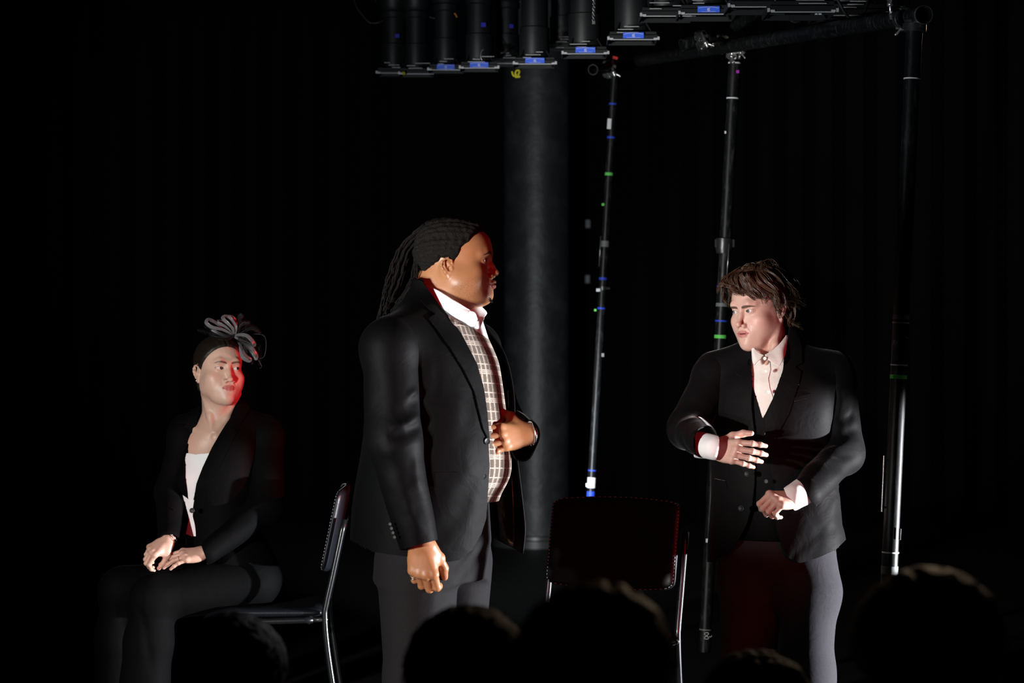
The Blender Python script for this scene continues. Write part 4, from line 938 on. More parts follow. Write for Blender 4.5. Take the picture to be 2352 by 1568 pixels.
    vest = cloth(f, c, 'knit_vest', M_PLAID, cut=lambda P: -f.inside(P, vneck), solid=.003, attrs=uv)
    vest['label'] = 'taupe and cream checked knit vest'
    # vest hem welt
    c = f.clay(880, 1230, -.33, .33, 1100, 1160, .0035)
    c.column(f.col([(1146, 1014, 0, .148, .185), (1135, 1014, 0, .150, .187), (1118, 1016, 0, .156, .19), (1106, 1016, 0, .155, .19)]), f.yaw, .01)
    cloth(f, c, 'hem_band', M_PLAID, vest, attrs=uv, solid=None)
    # jacket
    c = f.clay(780, 1240, -.36, .36, 630, 1330, .004)
    body = f.col([(1330, 968, 0, .205, .225), (1240, 974, 0, .212, .235), (1160, 986, 0, .218, .245), (1080, 1000, 0, .220, .250), (1020, 1006, 0, .216, .246), (950, 1005, 0, .205, .240), (880, 1000, 0, .190, .235), (830, 997, 0, .180, .23), (780, 992, 0, .155, .22), (745, 985, 0, .120, .18), (705, 985, 0, .092, .115), (665, 1000, 0, .080, .092), (640, 1005, 0, .075, .088)])
    c.column(body, f.yaw, .02)
    c.cone(m(985, 735, -.03), m(905, 775, -.19), .05, .065, .06); c.cone(m(1010, 735, .03), m(1070, 785, .2), .05, .06, .06)
    for p, a_, w in (([m(1095, 880, -.19), m(1075, 960, -.21), m(1050, 1040, -.23)], .004, .02), ([m(1100, 1060, -.19), m(1060, 1110, -.23), m(1010, 1150, -.24)], -.005, .022), ([m(1085, 1150, -.2), m(1040, 1200, -.22), m(1000, 1250, -.24)], .005, .02), ([m(1050, 900, -.22), m(1060, 1000, -.23), m(1075, 1100, -.22)], -.004, .025), ([m(1110, 1090, -.18), m(1095, 1160, -.2), m(1080, 1230, -.2)], -.004, .018), ([m(1000, 800, -.22), m(1008, 860, -.23), m(995, 930, -.24)], .005, .010)):
        c.crease(p, a_ * .65, w * 1.4)
    c.warp(lambda X, Y, Z: .0035 * lumps(X, Y, Z * .6, 5, 22))
    open_ = [(960, 560), (973, 651), (1010, 705), (1032, 732), (1058, 769), (1093, 836), (1109, 892), (1117, 950), (1122, 1010), (1125, 1070), (1121, 1130), (1117, 1190), (1106, 1225), (1085, 1262), (1055, 1286), (1010, 1293), (935, 1278), (860, 1268), (805, 1240), (760, 1240), (760, 1500), (1400, 1500), (1400, 560)]
    jacket, JP, JT = cloth(f, c, 'jacket', M_SUIT, cut=lambda P: -f.inside(P, open_), keep=True)
    jacket['label'] = 'black single-breasted suit jacket'
    N = normals(JP, JT); near = np.where(JP[:, 1] < .02, 1, -1)
    lap = [(950, 640), (985, 650), (1020, 702), (1042, 729), (1068, 766), (1103, 833), (1119, 890), (1127, 950), (1131, 1035), (1108, 985), (1088, 900), (1064, 850), (1034, 801), (1008, 764), (983, 732), (1000, 722), (985, 712), (965, 690)]
    patch(JP, JT, np.minimum(f.inside(JP, lap), .05 * near), .005, 'lapel', M_SUIT, jacket)
    patch(JP, JT, np.minimum(f.inside(JP, [(1000, 1085), (1056, 1084), (1058, 1094), (1052, 1126), (1000, 1118)]), .05 * near), .0022, 'pocket_flap', M_SUIT, jacket)
    for q in ((1119, 1013), (1111, 1093)): button(f, m(q[0], q[1], -.172), .0098, M_BUTTON, jacket, (.55, -.85, .05))
    # far front of the jacket, hanging open beyond the belly
    o = sheet([[m(1095, 715, .12), m(1108, 735, .10), m(1122, 760, .09)], [m(1130, 800, .16), m(1150, 800, .12), m(1160, 815, .09)], [m(1150, 900, .18), m(1172, 890, .13), m(1180, 905, .08)], [m(1150, 990, .20), m(1176, 1000, .13), m(1181, 1000, .06)], [m(1140, 1060, .20), m(1176, 1060, .12), m(1190, 1070, .05)], [m(1132, 1140, .2), m(1178, 1140, .12), m(1200, 1150, .05)], [m(1135, 1215, .2), m(1180, 1215, .12), m(1206, 1215, .05)], [m(1145, 1240, .2), m(1180, 1258, .12), m(1201, 1271, .06)]], M_SUIT, 'front_panel', jacket, .005)
    sheet([[m(1135, 900, .175), m(1150, 900, .15), m(1168, 895, .12)], [m(1135, 1050, .19), m(1155, 1050, .14), m(1174, 1050, .115)], [m(1140, 1150, .185), m(1160, 1155, .13), m(1180, 1155, .105)], [m(1148, 1236, .185), m(1165, 1248, .13), m(1182, 1258, .11)]], M_LINING, 'lining', o, .003)
    # near sleeve
    c = f.clay(800, 1040, -.42, .02, 700, 1300, .0035)
    S, E, W_ = m(896, 800, -.200), m(905, 1010, -.245), m(962, 1258, -.235)
    c.ell(m(893, 800, -.195), (.078, .072, .082), .03); c.cone(S, E, .081, .076, .03); c.cone(E, W_, .076, .056, .03)
    c.cone(m(915, 765, -.14), m(893, 800, -.19), .055, .075, .04)
    for p, a_, w in (([m(905, 948, -.32), m(938, 938, -.31), m(966, 912, -.25)], .011, .010), ([m(912, 925, -.32), m(940, 915, -.31), m(964, 893, -.25)], -.008, .009), ([m(895, 985, -.32), m(935, 972, -.32), m(968, 950, -.25)], -.009, .010), ([m(890, 1003, -.32), m(935, 995, -.32), m(970, 975, -.26)], .010, .011),
                     ([m(870, 1040, -.31), m(925, 1030, -.32), m(970, 1010, -.27)], -.006, .014), ([m(945, 1050, -.32), m(952, 1080, -.32), m(940, 1120, -.32)], .008, .012), ([m(965, 1040, -.3), m(958, 1090, -.31), m(968, 1130, -.30)], -.007, .012), ([m(945, 1120, -.31), m(965, 1150, -.31), m(960, 1190, -.31)], .006, .013),
                     ([m(850, 850, -.27), m(870, 900, -.3), m(860, 960, -.3)], .004, .02), ([m(930, 1150, -.31), m(950, 1190, -.31), m(975, 1230, -.30)], -.005, .012), ([m(870, 1120, -.3), m(900, 1150, -.31), m(915, 1200, -.30)], .004, .018)):
        c.crease(p, a_ * .65, w * 1.4)
    c.warp(lambda X, Y, Z: .0035 * lumps(X, Y, Z * .7, 8, 26))
    cuff = [(780, 1400), (780, 1256), (872, 1272), (918, 1263), (1006, 1239), (1060, 1225), (1060, 1400)]
    sl = cloth(f, c, 'sleeve', M_SUIT, jacket, cut=lambda P: -f.inside(P, cuff))
    for i in range(4): button(f, m(896 + 3.4 * i, 1203 + 10 * i, -.292), .0045, M_BUTTON, sl, (-.2, -1, 0))
    # far sleeve: its cuff opens towards us behind the hand
    c = f.clay(1040, 1260, -.16, .40, 740, 1110, .004)
    c.ell(m(1085, 800, .20), (.075, .07, .08), .03); c.cone(m(1095, 805, .21), m(1150, 985, .26), .075, .075, .03); c.cone(m(1150, 985, .30), m(1204, 998, -.01), .075, .050, .03)
    c.cone(m(1185, 990, .15), m(1200, 1036, -.01), .035, .030, .03)
    c.warp(lambda X, Y, Z: .004 * lumps(X, Y, Z, 9, 24))
    n_ = np.array([.12, -1, 0]); n_ /= np.linalg.norm(n_); p_ = m(1207, 998, -.015)
    cloth(f, c, 'sleeve', M_SUIT, jacket, cut=lambda P: -((P - p_) @ n_))
    w = MB(); a = np.arange(17) / 16 * 2 * PI; q = app(Hl, np.stack([-.010 + 0 * a, .031 * np.cos(a), .026 * np.sin(a)], 1)); w.tube(q, .004, 6, sq=1.6); w.build('watch', M_SILVER, f.root, smooth=True)
    k = MB(); cen = (pr[0]); fing = app(Hr, hand_ring_spot(((32, 58, 46), -3, (.076, -.029, -.003), .034), 1.06)); 
    for dz in (-.0025, .0025):
        a = np.arange(19) / 18 * 2 * PI; r_ = .0105; d = fing[1] - fing[0]; d /= np.linalg.norm(d); _, u, v = frame(d); cc = (fing[0] + fing[1]) / 2 + d * (.004 + dz)
        k.tube(cc + r_ * (np.cos(a)[:, None] * u + np.sin(a)[:, None] * v), .0016, 6)
    k.build('ring', M_SILVER, f.root, smooth=True)
    # trousers
    c = f.clay(820, 1200, -.32, .34, 1120, 1900, .005)
    c.column(f.col([(1330, 985, .0, .160, .19), (1240, 998, 0, .162, .19), (1150, 1006, 0, .148, .17), (1135, 1006, 0, .146, .17)]), f.yaw, .03)
    c.chain([m(958, 1290, -.09), m(962, 1560, -.10), m(952, 1880, -.10)], [.120, .098, .085], .03); c.chain([m(1045, 1290, .09), m(1040, 1560, .11), m(1052, 1880, .12)], [.110, .095, .085], .03)
    for p, a_, w in (([m(1120, 1200, -.05), m(1085, 1240, -.12), m(1060, 1300, -.16)], .008, .010), ([m(1125, 1255, -.03), m(1085, 1290, -.1), m(1048, 1340, -.16)], .010, .012), ([m(1110, 1235, -.06), m(1080, 1268, -.12), m(1050, 1320, -.16)], -.007, .010), ([m(1100, 1330, -.02), m(1080, 1400, -.02), m(1085, 1500, -.02)], -.006, .016), ([m(1000, 1310, -.2), m(995, 1400, -.2), m(985, 1520, -.2)], -.005, .014)):
        c.crease(p, a_ * .65, w * 1.4)
    c.warp(lambda X, Y, Z: .005 * lumps(X, Y, Z * .5, 12, 18))
    tr = cloth(f, c, 'trousers', M_TROUSER, cut=lambda P: P[:, 2] - .035, solid=None)
    shoe(f, -.02, -.10, 75); shoe(f, .10, .12, 70)
    return f
def hand_ring_spot(fd, s, flip=False):
    (curl, sp, base, ln) = fd; sp = R(sp); a = R(curl[0]); f = np.array([math.cos(sp), math.sin(sp), 0]); d = f * math.cos(a) - np.array([0, 0, 1]) * math.sin(a); b = np.array(base)
    q = np.array([b + d * ln * .35, b + d * ln * .65]) * s
    return q * (1, -1 if flip else 1, 1)
# ================================================================== the seated woman
def build_lady():
    f = Figure('seated person in black trouser suit and white top with black feather fascinator, hands in lap', 540, 8.5); f.yaw = -38; m = f.m
    hp = dict(w=.975, jaw=.90, cheek=.98, arch=.55, lip=1.05, nose=1.0, chin=1.0, brow_z=.0195, brow_w=.95, lid_up=.0056, bump=-.001, tip=.002)
    H = TR(m(503, 849, 0), (-4, 2, 28), 1.0); Hi = np.array(H.inverted())
    h_ = lambda px, py, y: tuple(app(Hi, [m(px, py, y)])[0])
    def bust(c):
        c.cone((0, .030, -.05), h_(509, 985, .045), .050, .055, .03)
        c.cone((0, .015, -.08), h_(500, 985, .02), .044, .050, .03)
        c.cone(h_(505, 1000, .05), h_(445, 1000, .055), .055, .034, .06); c.cone(h_(509, 1000, .05), h_(575, 998, .08), .055, .034, .06); c.ell(h_(488, 1015, .03), (.075, .06, .05), .06)
        c.ell(h_(488, 1060, .05), (.110, .080, .12), .07)
        c.ell(h_(452, 1105, -.015), (.060, .060, .06), .03); c.ell(h_(530, 1110, .0), (.065, .065, .06), .03)
        c.chain([h_(484, 998, -.040), h_(448, 985, -.010), h_(415, 975, .03)], [.002, .002, .002], .02); c.chain([h_(497, 998, -.040), h_(545, 985, -.005), h_(590, 975, .05)], [.002, .002, .002], .02)
        c.crease([h_(490, 968, -.02), h_(490, 1000, -.055), h_(488, 1010, -.06)], .004, .007)
        c.chain([h_(470, 905, -.005), h_(482, 955, -.025), h_(488, 992, -.045)], [.008, .008, .005], .014); c.chain([h_(548, 905, .01), h_(520, 960, -.02), h_(494, 992, -.045)], [.009, .008, .005], .016)
    c = head_clay(hp, .0014, lo=(-.19, -.155, -.37), hi=(.19, .19, .135), extra=bust); P, Q = c.skin(); P = relax(P, Q, 2, .4)
    parts = [(app(H, P), Q, head_masks(P, hp))]
    Hl = basis(m(474, 1265, -.215), (-1, -.06, -.20), (-.20, -.62, 1))
    hl, Ql, nl, pl = hand_mesh(((8, 14, 8), (8, 14, 8), (8, 16, 10), (6, 16, 10)), (4, 1, -2, -6), ((.85, .45, -.25), (.95, .25, -.2), (.98, .1, -.15)), .90, flip=True, fat=.92, wr=(.022, .018), fore=fore_to(Hl, m(560, 1205, -.12), True))
    parts.append((app(Hl, hl), Ql, dict(lip=nl * .45)))
    Hr = basis(m(388, 1236, -.20), (-.62, -.35, -.50), (-.30, -.80, .62))
    hr, Qr, nr, pr = hand_mesh(((30, 60, 30), (36, 66, 30), (40, 66, 30), (42, 60, 30)), (2, 0, -2, -5), ((.8, .5, -.5), (.9, .1, -.5), (.9, -.2, -.5)), .88, fat=.92, wr=(.022, .018), fore=fore_to(Hr, m(390, 1160, -.06)))
    parts.append((app(Hr, hr), Qr, dict(lip=nr * .4)))
    trunk = [(.56, 0, .03, .09, .11), (.76, -.06, .03, .07, .09), (.92, -.067, .03, .07, .09), (1.02, -.06, .04, .06, .08)]
    A = [([m(606, 1020, .06), m(608, 1165, -.06), m(490, 1260, -.20)], [.03, .03, .018]), ([m(428, 1010, .05), m(391, 1130, -.02), m(389, 1220, -.17)], [.03, .03, .016])]
    K = [([m(590, 1340, -.02), m(345, 1360, -.20), m(345, 1640, -.2)], [.07, .045, .04]), ([m(560, 1335, .10), m(265, 1345, .02), m(262, 1640, .02)], [.07, .040, .04])]
    parts.append(under_body(f, A, K, trunk)); P, Q, a = join(parts); body = mesh('body', P, Q, M_FAIR_SKIN, f.root, attrs=a)
    add_eyes(f.root, H, (30, 2), M_EYE_DARK)
    line = [(-.12, .082), (-.085, .080), (-.075, .066), (-.062, .046), (-.045, .026), (-.030, .012), (-.018, .000), (-.008, -.010), (.000, -.004), (.010, .016), (.032, .012), (.042, -.010), (.055, -.050), (.075, -.075), (.12, -.085)]
    P, T, q = hair_cap(hp, line, lambda P: .0058 + .006 * sstep(.02, .10, P[:, 1]) - .003 * np.exp(-(P[:, 0] / .003) ** 2) * (P[:, 1] < 0), lambda P: np.arctan2(P[:, 2] + .01, P[:, 0]) * .09, h=.0016, wave=.0002)
    hm = hair_mat('dark_brown_hair', (.014, .009, .006), .5, spec=.3, strength=.3, dens=900)
    hair = mesh('hair', app(H, P), T, hm, f.root, attrs=dict(comb=q))
    c = Clay((-.06, .06, -.11), (.06, .19, .02), .002); c.ell((0, .118, -.045), (.036, .030, .036), 0); c.warp(lambda X, Y, Z: .0015 * np.sin(60 * np.arctan2(Z + .045, X) * .25 + 400 * Y)); P, Q = c.skin(); mesh('bun', app(H, P), Q, hm, hair, attrs=dict(comb=P[:, 0] * .5))
    # pearl studs
    for s in (-1, 1):
        P, F = ball(.0024, 8); mesh('earring', P, F, M_PEARL, f.root, M=H @ TR((s * .0815, .006, -.0405)))
    # fascinator
    fas = MB(); rs = random.Random(2); base = app(H, [(.030, -.035, .118)])[0]
    P = []; a = np.arange(24) / 24 * 2 * PI; rings = [base + np.array([r_ * .046 * 1, 0, 0]) * np.cos(a)[:, None] + np.array([0, r_ * .046, 0]) * np.sin(a)[:, None] + np.array([0, 0, h_z]) for r_, h_z in ((.02, .012), (.5, .010), (.9, .003), (1.0, -.002), (.9, -.004), (.02, -.003))]
    fas.add(ring_loft(rings)); fo = fas.build('fascinator_base', mat('sinamay', (.006, .006, .006), .5, bump=(300, .6, .002)), f.root, smooth=True)
    satin = mat('silver_black_satin', (.10, .097, .10), .28, spec=.5, bump=(90, .25, .002)); blk = mat('black_feather', (.010, .010, .011), .45, spec=.5)
    def loop(pts, w, mt, tw=(0, 0, 1), nm='loop'):
        p = smoothpath([m(*q) for q in pts], 8); n = len(p); Pq = []; F = []; up = np.array(tw, float); up /= np.linalg.norm(up)
        for i in range(n):
            t = p[min(i + 1, n - 1)] - p[max(i - 1, 0)]; t /= np.linalg.norm(t); u = np.cross(t, (0, -1, 0)) * .75 + up * .5; u = u - t * (u @ t); u /= np.linalg.norm(u) + 1e-9; v = np.cross(t, u); ww = 1.15 * w * (.35 + .65 * math.sin(PI * min(1, max(0, (i + .5) / n))) ** .7)
            for k in (-1, -.4, .4, 1): Pq.append(p[i] + u * k * ww / 2 + v * (.0016 * (1 - k * k)))
        for i in range(n - 1):
            for k in range(3): F.append((i * 4 + k, i * 4 + k + 1, i * 4 + k + 5, i * 4 + k + 4))
        o = mesh(nm, Pq, F, mt, fo); s_ = o.modifiers.new('t', 'SOLIDIFY'); s_.thickness = .0008; return o
    D = -.05
    loop([(536, 770, D), (512, 757, D - .02), (488, 752, D - .03), (474, 742, D - .03), (478, 733, D - .02), (492, 738, D - .01), (512, 752, D), (536, 770, D + .01)], .013, satin, (.3, -1, .3))
    loop([(536, 769, D), (520, 752, D - .01), (503, 742, D - .01), (498, 738, D), (510, 738, D + .01), (526, 750, D + .01), (538, 769, D + .01)], .010, satin, (.2, -1, .2))
    loop([(538, 768, D), (532, 752, D - .02), (516, 736, D - .02), (512, 728, D - .01), (522, 726, D), (534, 738, D + .01), (541, 766, D + .01)], .012, satin, (.5, -1, .1))
    loop([(540, 768, D), (542, 750, D - .01), (532, 734, D), (526, 726, D), (538, 730, D + .01), (543, 745, D + .02), (541, 768, D + .01)], .010, satin, (.6, -1, 0))
    loop([(538, 771, D), (552, 768, D - .03), (568, 771, D - .04), (580, 783, D - .04), (584, 792, D - .03), (570, 790, D - .02), (556, 782, D - .01), (538, 774, D)], .013, satin, (.2, -1, -.3))
    loop([(550, 780, D), (566, 790, D - .02), (580, 800, D - .03), (590, 815, D - .02), (587, 823, D - .01), (578, 808, D - .01), (560, 790, D)], .012, satin, (.9, -1, -.2))
    loop([(548, 785, D), (556, 800, D - .03), (562, 814, D - .04), (574, 824, D - .03), (570, 828, D - .02), (556, 820, D - .02), (550, 795, D - .01)], .013, satin, (.4, -1, .1))
    loop([(540, 772, D), (520, 772, D - .02), (500, 764, D - .03), (484, 757, D - .03)], .010, blk, (0, -.6, 1))
    fm = MB()
    def feather(p0, p1, p2, n=26, ln=.014):
        p = smoothpath([m(*p0), m(*p1), m(*p2)], n // 2); fm.tube(p, [.0007 - .0005 * i / len(p) for i in range(len(p))], 5)
        for i in range(2, len(p) - 1):
            t = p[i + 1] - p[i]; t /= np.linalg.norm(t); L_ = ln * math.sin(PI * min(.98, .15 + .85 * i / len(p))) ** .6
            for s in (-1, 1):
                d = np.cross(t, (.1, -1, .1)); d /= np.linalg.norm(d); e = p[i] + (d * s * .8 + t * .9) * L_ + np.array([rs.uniform(-.001, .001) for _ in range(3)]); q = p[i] + (d * s * .5 + t * .3) * L_
                fm.tube([p[i], q, e], [.00045, .0004, .00015], 3)
    for q in (((538, 770, D), (500, 768, D - .02), (452, 757, D)), ((538, 770, D), (505, 762, D), (468, 748, D + .02)), ((540, 770, D), (552, 745, D), (575, 740, D + .01)), ((542, 772, D), (575, 752, D), (600, 765, D + .02)), ((545, 775, D), (590, 790, D), (597, 840, D)), ((548, 778, D), (570, 800, D - .02), (580, 838, D - .01)), ((542, 772, D), (560, 775, D - .02), (592, 800, D)), ((540, 770, D), (515, 775, D - .02), (480, 770, D - .01)), ((550, 780, D), (572, 795, D - .03), (596, 822, D)), ((540, 768, D), (548, 735, D + .02), (556, 722, D + .02)), ((545, 775, D), (558, 792, D - .03), (566, 812, D - .03)), ((545, 775, D), (562, 782, D - .03), (585, 792, D - .03))): feather(*q)
    for q in (((545, 770, D), (605, 770, D), (608, 815, D), (590, 826, D)), ((540, 770, D), (556, 742, D), (572, 742, D)), ((545, 775, D), (575, 800, D), (600, 838, D), (596, 846, D))): fm.tube(smoothpath([m(*x) for x in q], 8), .0008, 5)
    fm.build('feathers', blk, fo, smooth=True)
    # white top
    c = f.clay(380, 640, -.16, .24, 1010, 1260, .003)
    c.column(f.col([(1250, 452, .02, .100, .125), (1180, 465, .02, .095, .12), (1110, 478, .03, .118, .14), (1050, 486, .035, .110, .145), (1015, 490, .035, .10, .14)]), f.yaw, .02)
    c.ell(m(449, 1105, -.015), (.070, .068, .062), .03); c.ell(m(530, 1112, .0), (.07, .07, .06), .03)
    for k in range(5): c.crease([m(420, 1120 + 22 * k, -.1), m(438, 1124 + 22 * k, -.11), m(460, 1118 + 22 * k, -.1)], .0018, .005)
    cloth(f, c, 'top', M_TOP, cut=lambda P: f.inside(P, [(300, 1038), (428, 1040), (450, 1043), (475, 1041), (640, 1030), (640, 1231), (440, 1231), (427, 1226), (434, 1190), (424, 1150), (300, 1150)]))
    # jacket
    c = f.clay(340, 690, -.24, .32, 920, 1385, .004)
    c.column(f.col([(1385, 545, .02, .155, .175), (1330, 540, .02, .158, .180), (1270, 525, .02, .148, .170), (1200, 500, .02, .122, .148), (1150, 495, .02, .122, .145), (1100, 496, .03, .138, .158), (1050, 500, .035, .128, .160), (1010, 503, .04, .108, .155), (975, 510, .05, .08, .11), (940, 516, .05, .062, .07), (905, 520, .05, .06, .064)]), f.yaw, .02)
    c.ell(m(450, 1105, -.02), (.078, .074, .066), .03); c.ell(m(532, 1112, -.01), (.078, .074, .066), .03)
    c.cone(m(500, 960, .05), m(425, 985, .04), .045, .055, .05); c.cone(m(530, 962, .05), m(610, 990, .06), .045, .058, .05)
    for p, a_, w in (([m(560, 1130, -.12), m(520, 1160, -.15), m(470, 1175, -.16)], .004, .012), ([m(570, 1250, -.14), m(600, 1240, -.12), m(640, 1245, -.05)], .008, .012), ([m(570, 1280, -.14), m(610, 1265, -.12), m(640, 1275, -.05)], -.005, .012), ([m(470, 1180, -.15), m(480, 1220, -.15), m(500, 1270, -.15)], .004, .012)): c.crease(p, a_ * .65, w * 1.4)
    c.warp(lambda X, Y, Z: .003 * lumps(X, Y, Z * .7, 15, 26))
    op = [(462, 860), (462, 930), (452, 975), (436, 1020), (425, 1055), (424, 1095), (431, 1140), (439, 1168), (436, 1195), (424, 1222), (398, 1262), (300, 1300), (300, 1500), (480, 1500), (484, 1400), (462, 1330), (449, 1270), (442, 1230), (443, 1166), (452, 1110), (466, 1075), (487, 1030), (510, 990), (535, 950), (552, 915), (556, 860)]
    hem = [(300, 1345), (520, 1352), (575, 1342), (645, 1322), (700, 1310), (700, 1600), (300, 1600)]
    jacket, JP, JT = cloth(f, c, 'jacket', M_SUIT_LADY, cut=lambda P: np.minimum(-np.where(P[:, 1] < .09, f.inside(P, op), -1), -f.inside(P, hem)), keep=True)
    jacket['label'] = 'black tailored jacket open over white top'
    fr = np.where(JP[:, 1] < .06, 1, -1)
    patch(JP, JT, np.minimum(f.inside(JP, [(542, 900), (525, 945), (500, 985), (477, 1025), (456, 1070), (442, 1108), (440, 1156), (466, 1120), (500, 1080), (530, 1020), (545, 992), (531, 982), (552, 975), (572, 940), (570, 900)]), .05 * fr), .005, 'lapel', M_SUIT_LADY, jacket)
    patch(JP, JT, np.minimum(f.inside(JP, [(472, 900), (472, 932), (462, 978), (446, 1023), (435, 1058), (432, 1098), (416, 1060), (418, 1020), (430, 990), (424, 980), (440, 950), (455, 915)]), .05 * fr), .005, 'lapel', M_SUIT_LADY, jacket)
    button(f, m(441, 1172, -.165), .009, M_BUTTON, jacket)
    # sleeves
    c = f.clay(440, 690, -.34, .2, 930, 1340, .004)
    c.ell(m(604, 1008, .06), (.060, .062, .064), .03); c.cone(m(608, 1015, .05), m(612, 1165, -.06), .064, .058, .03); c.cone(m(612, 1165, -.06), m(478, 1268, -.21), .058, .040, .03); c.cone(m(585, 978, .06), m(612, 1000, .05), .05, .06, .03)
    for p, a_, w in (([m(560, 1150, -.14), m(590, 1130, -.13), m(630, 1120, -.1)], .007, .010), ([m(560, 1172, -.15), m(590, 1155, -.14), m(640, 1150, -.1)], -.006, .010), ([m(545, 1190, -.18), m(580, 1190, -.17), m(620, 1200, -.12)], .006, .010), ([m(520, 1215, -.2), m(545, 1225, -.21), m(560, 1255, -.2)], -.005, .010), ([m(600, 1040, -.0), m(630, 1060, .0), m(640, 1100, .0)], .004, .014)): c.crease(p, a_ * .65, w * 1.4)
    c.warp(lambda X, Y, Z: .003 * lumps(X, Y, Z, 16, 30))
    cloth(f, c, 'sleeve', M_SUIT_LADY, jacket, cut=lambda P: -f.inside(P, [(300, 1200), (462, 1252), (474, 1284), (474, 1400), (300, 1400)]))
    c = f.clay(330, 470, -.34, .2, 930, 1300, .004)
    c.ell(m(430, 1004, .04), (.054, .058, .060), .03); c.cone(m(424, 1012, .04), m(391, 1130, -.02), .058, .050, .03); c.cone(m(391, 1130, -.02), m(388, 1232, -.19), .052, .038, .03); c.cone(m(455, 975, .05), m(424, 995, .04), .045, .056, .03)
    for p, a_, w in (([m(372, 1120, -.1), m(392, 1135, -.12), m(420, 1130, -.1)], .006, .009), ([m(365, 1150, -.14), m(390, 1165, -.16), m(415, 1155, -.14)], -.005, .009), ([m(365, 1180, -.18), m(385, 1195, -.2), m(410, 1190, -.18)], .004, .008)): c.crease(p, a_ * .65, w * 1.4)
    cloth(f, c, 'sleeve', M_SUIT_LADY, jacket, cut=lambda P: -f.inside(P, [(300, 1262), (346, 1250), (372, 1228), (400, 1226), (440, 1260), (440, 1400), (300, 1400)]))
    b = MB(); a = np.arange(25) / 24 * 2 * PI
    for k, r_ in ((-.012, .0015), (-.004, .0012)): b.tube(app(Hr, np.stack([k + .002 * np.sin(7 * a), .026 * np.cos(a), .022 * np.sin(a)], 1)), r_, 6)
    b.build('bracelet', M_SILVER, f.root, smooth=True)
    rg = MB(); sp = app(Hl, hand_ring_spot(((8, 14, 8), -2, (.084, -.012, .002), .044), .90, True)); d = sp[1] - sp[0]; d /= np.linalg.norm(d); _, u, v = frame(d); a = np.arange(17) / 16 * 2 * PI
    rg.tube((sp[0] + sp[1]) / 2 + .0092 * (np.cos(a)[:, None] * u + np.sin(a)[:, None] * v), .0009, 6); rg.build('ring', M_SILVER, f.root, smooth=True)
    # trousers
    c = f.clay(190, 690, -.34, .28, 1260, 1698, .005)
    c.ell(m(560, 1330, .04), (.135, .16, .095), .03)
    c.cone(m(575, 1335, -.05), m(350, 1372, -.20), .098, .078, .05); c.cone(m(545, 1330, .10), m(278, 1352, .01), .095, .074, .04)
    c.chain([m(352, 1372, -.20), m(343, 1470, -.20), m(325, 1690, -.20)], [.074, .080, .100], .04); c.chain([m(280, 1355, .01), m(270, 1470, .02), m(262, 1690, .02)], [.072, .074, .090], .04)
    for p, a_, w in (([m(360, 1330, -.26), m(440, 1325, -.24), m(540, 1345, -.2)], .008, .012), ([m(380, 1350, -.28), m(460, 1358, -.26), m(560, 1365, -.2)], -.006, .012), ([m(270, 1370, -.05), m(285, 1440, -.06), m(290, 1520, -.06)], .008, .010), ([m(318, 1380, -.26), m(335, 1450, -.28), m(350, 1560, -.3)], .008, .010), ([m(295, 1370, -.2), m(300, 1440, -.2), m(300, 1560, -.2)], .008, .012), ([m(500, 1290, -.22), m(560, 1300, -.18), m(620, 1330, -.1)], .006, .012)): c.crease(p, a_ * .65, w * 1.4)
    c.warp(lambda X, Y, Z: .004 * lumps(X, Y, Z * .6, 19, 20))
    cloth(f, c, 'trousers', M_SUIT_LADY, cut=lambda P: P[:, 2] - .03, solid=None)
    shoe(f, m(325, 1690, -.24)[0] - .04, -.24, -75, s=.92); shoe(f, m(262, 1690)[0] - .04, .0, -75, s=.92)
    return f
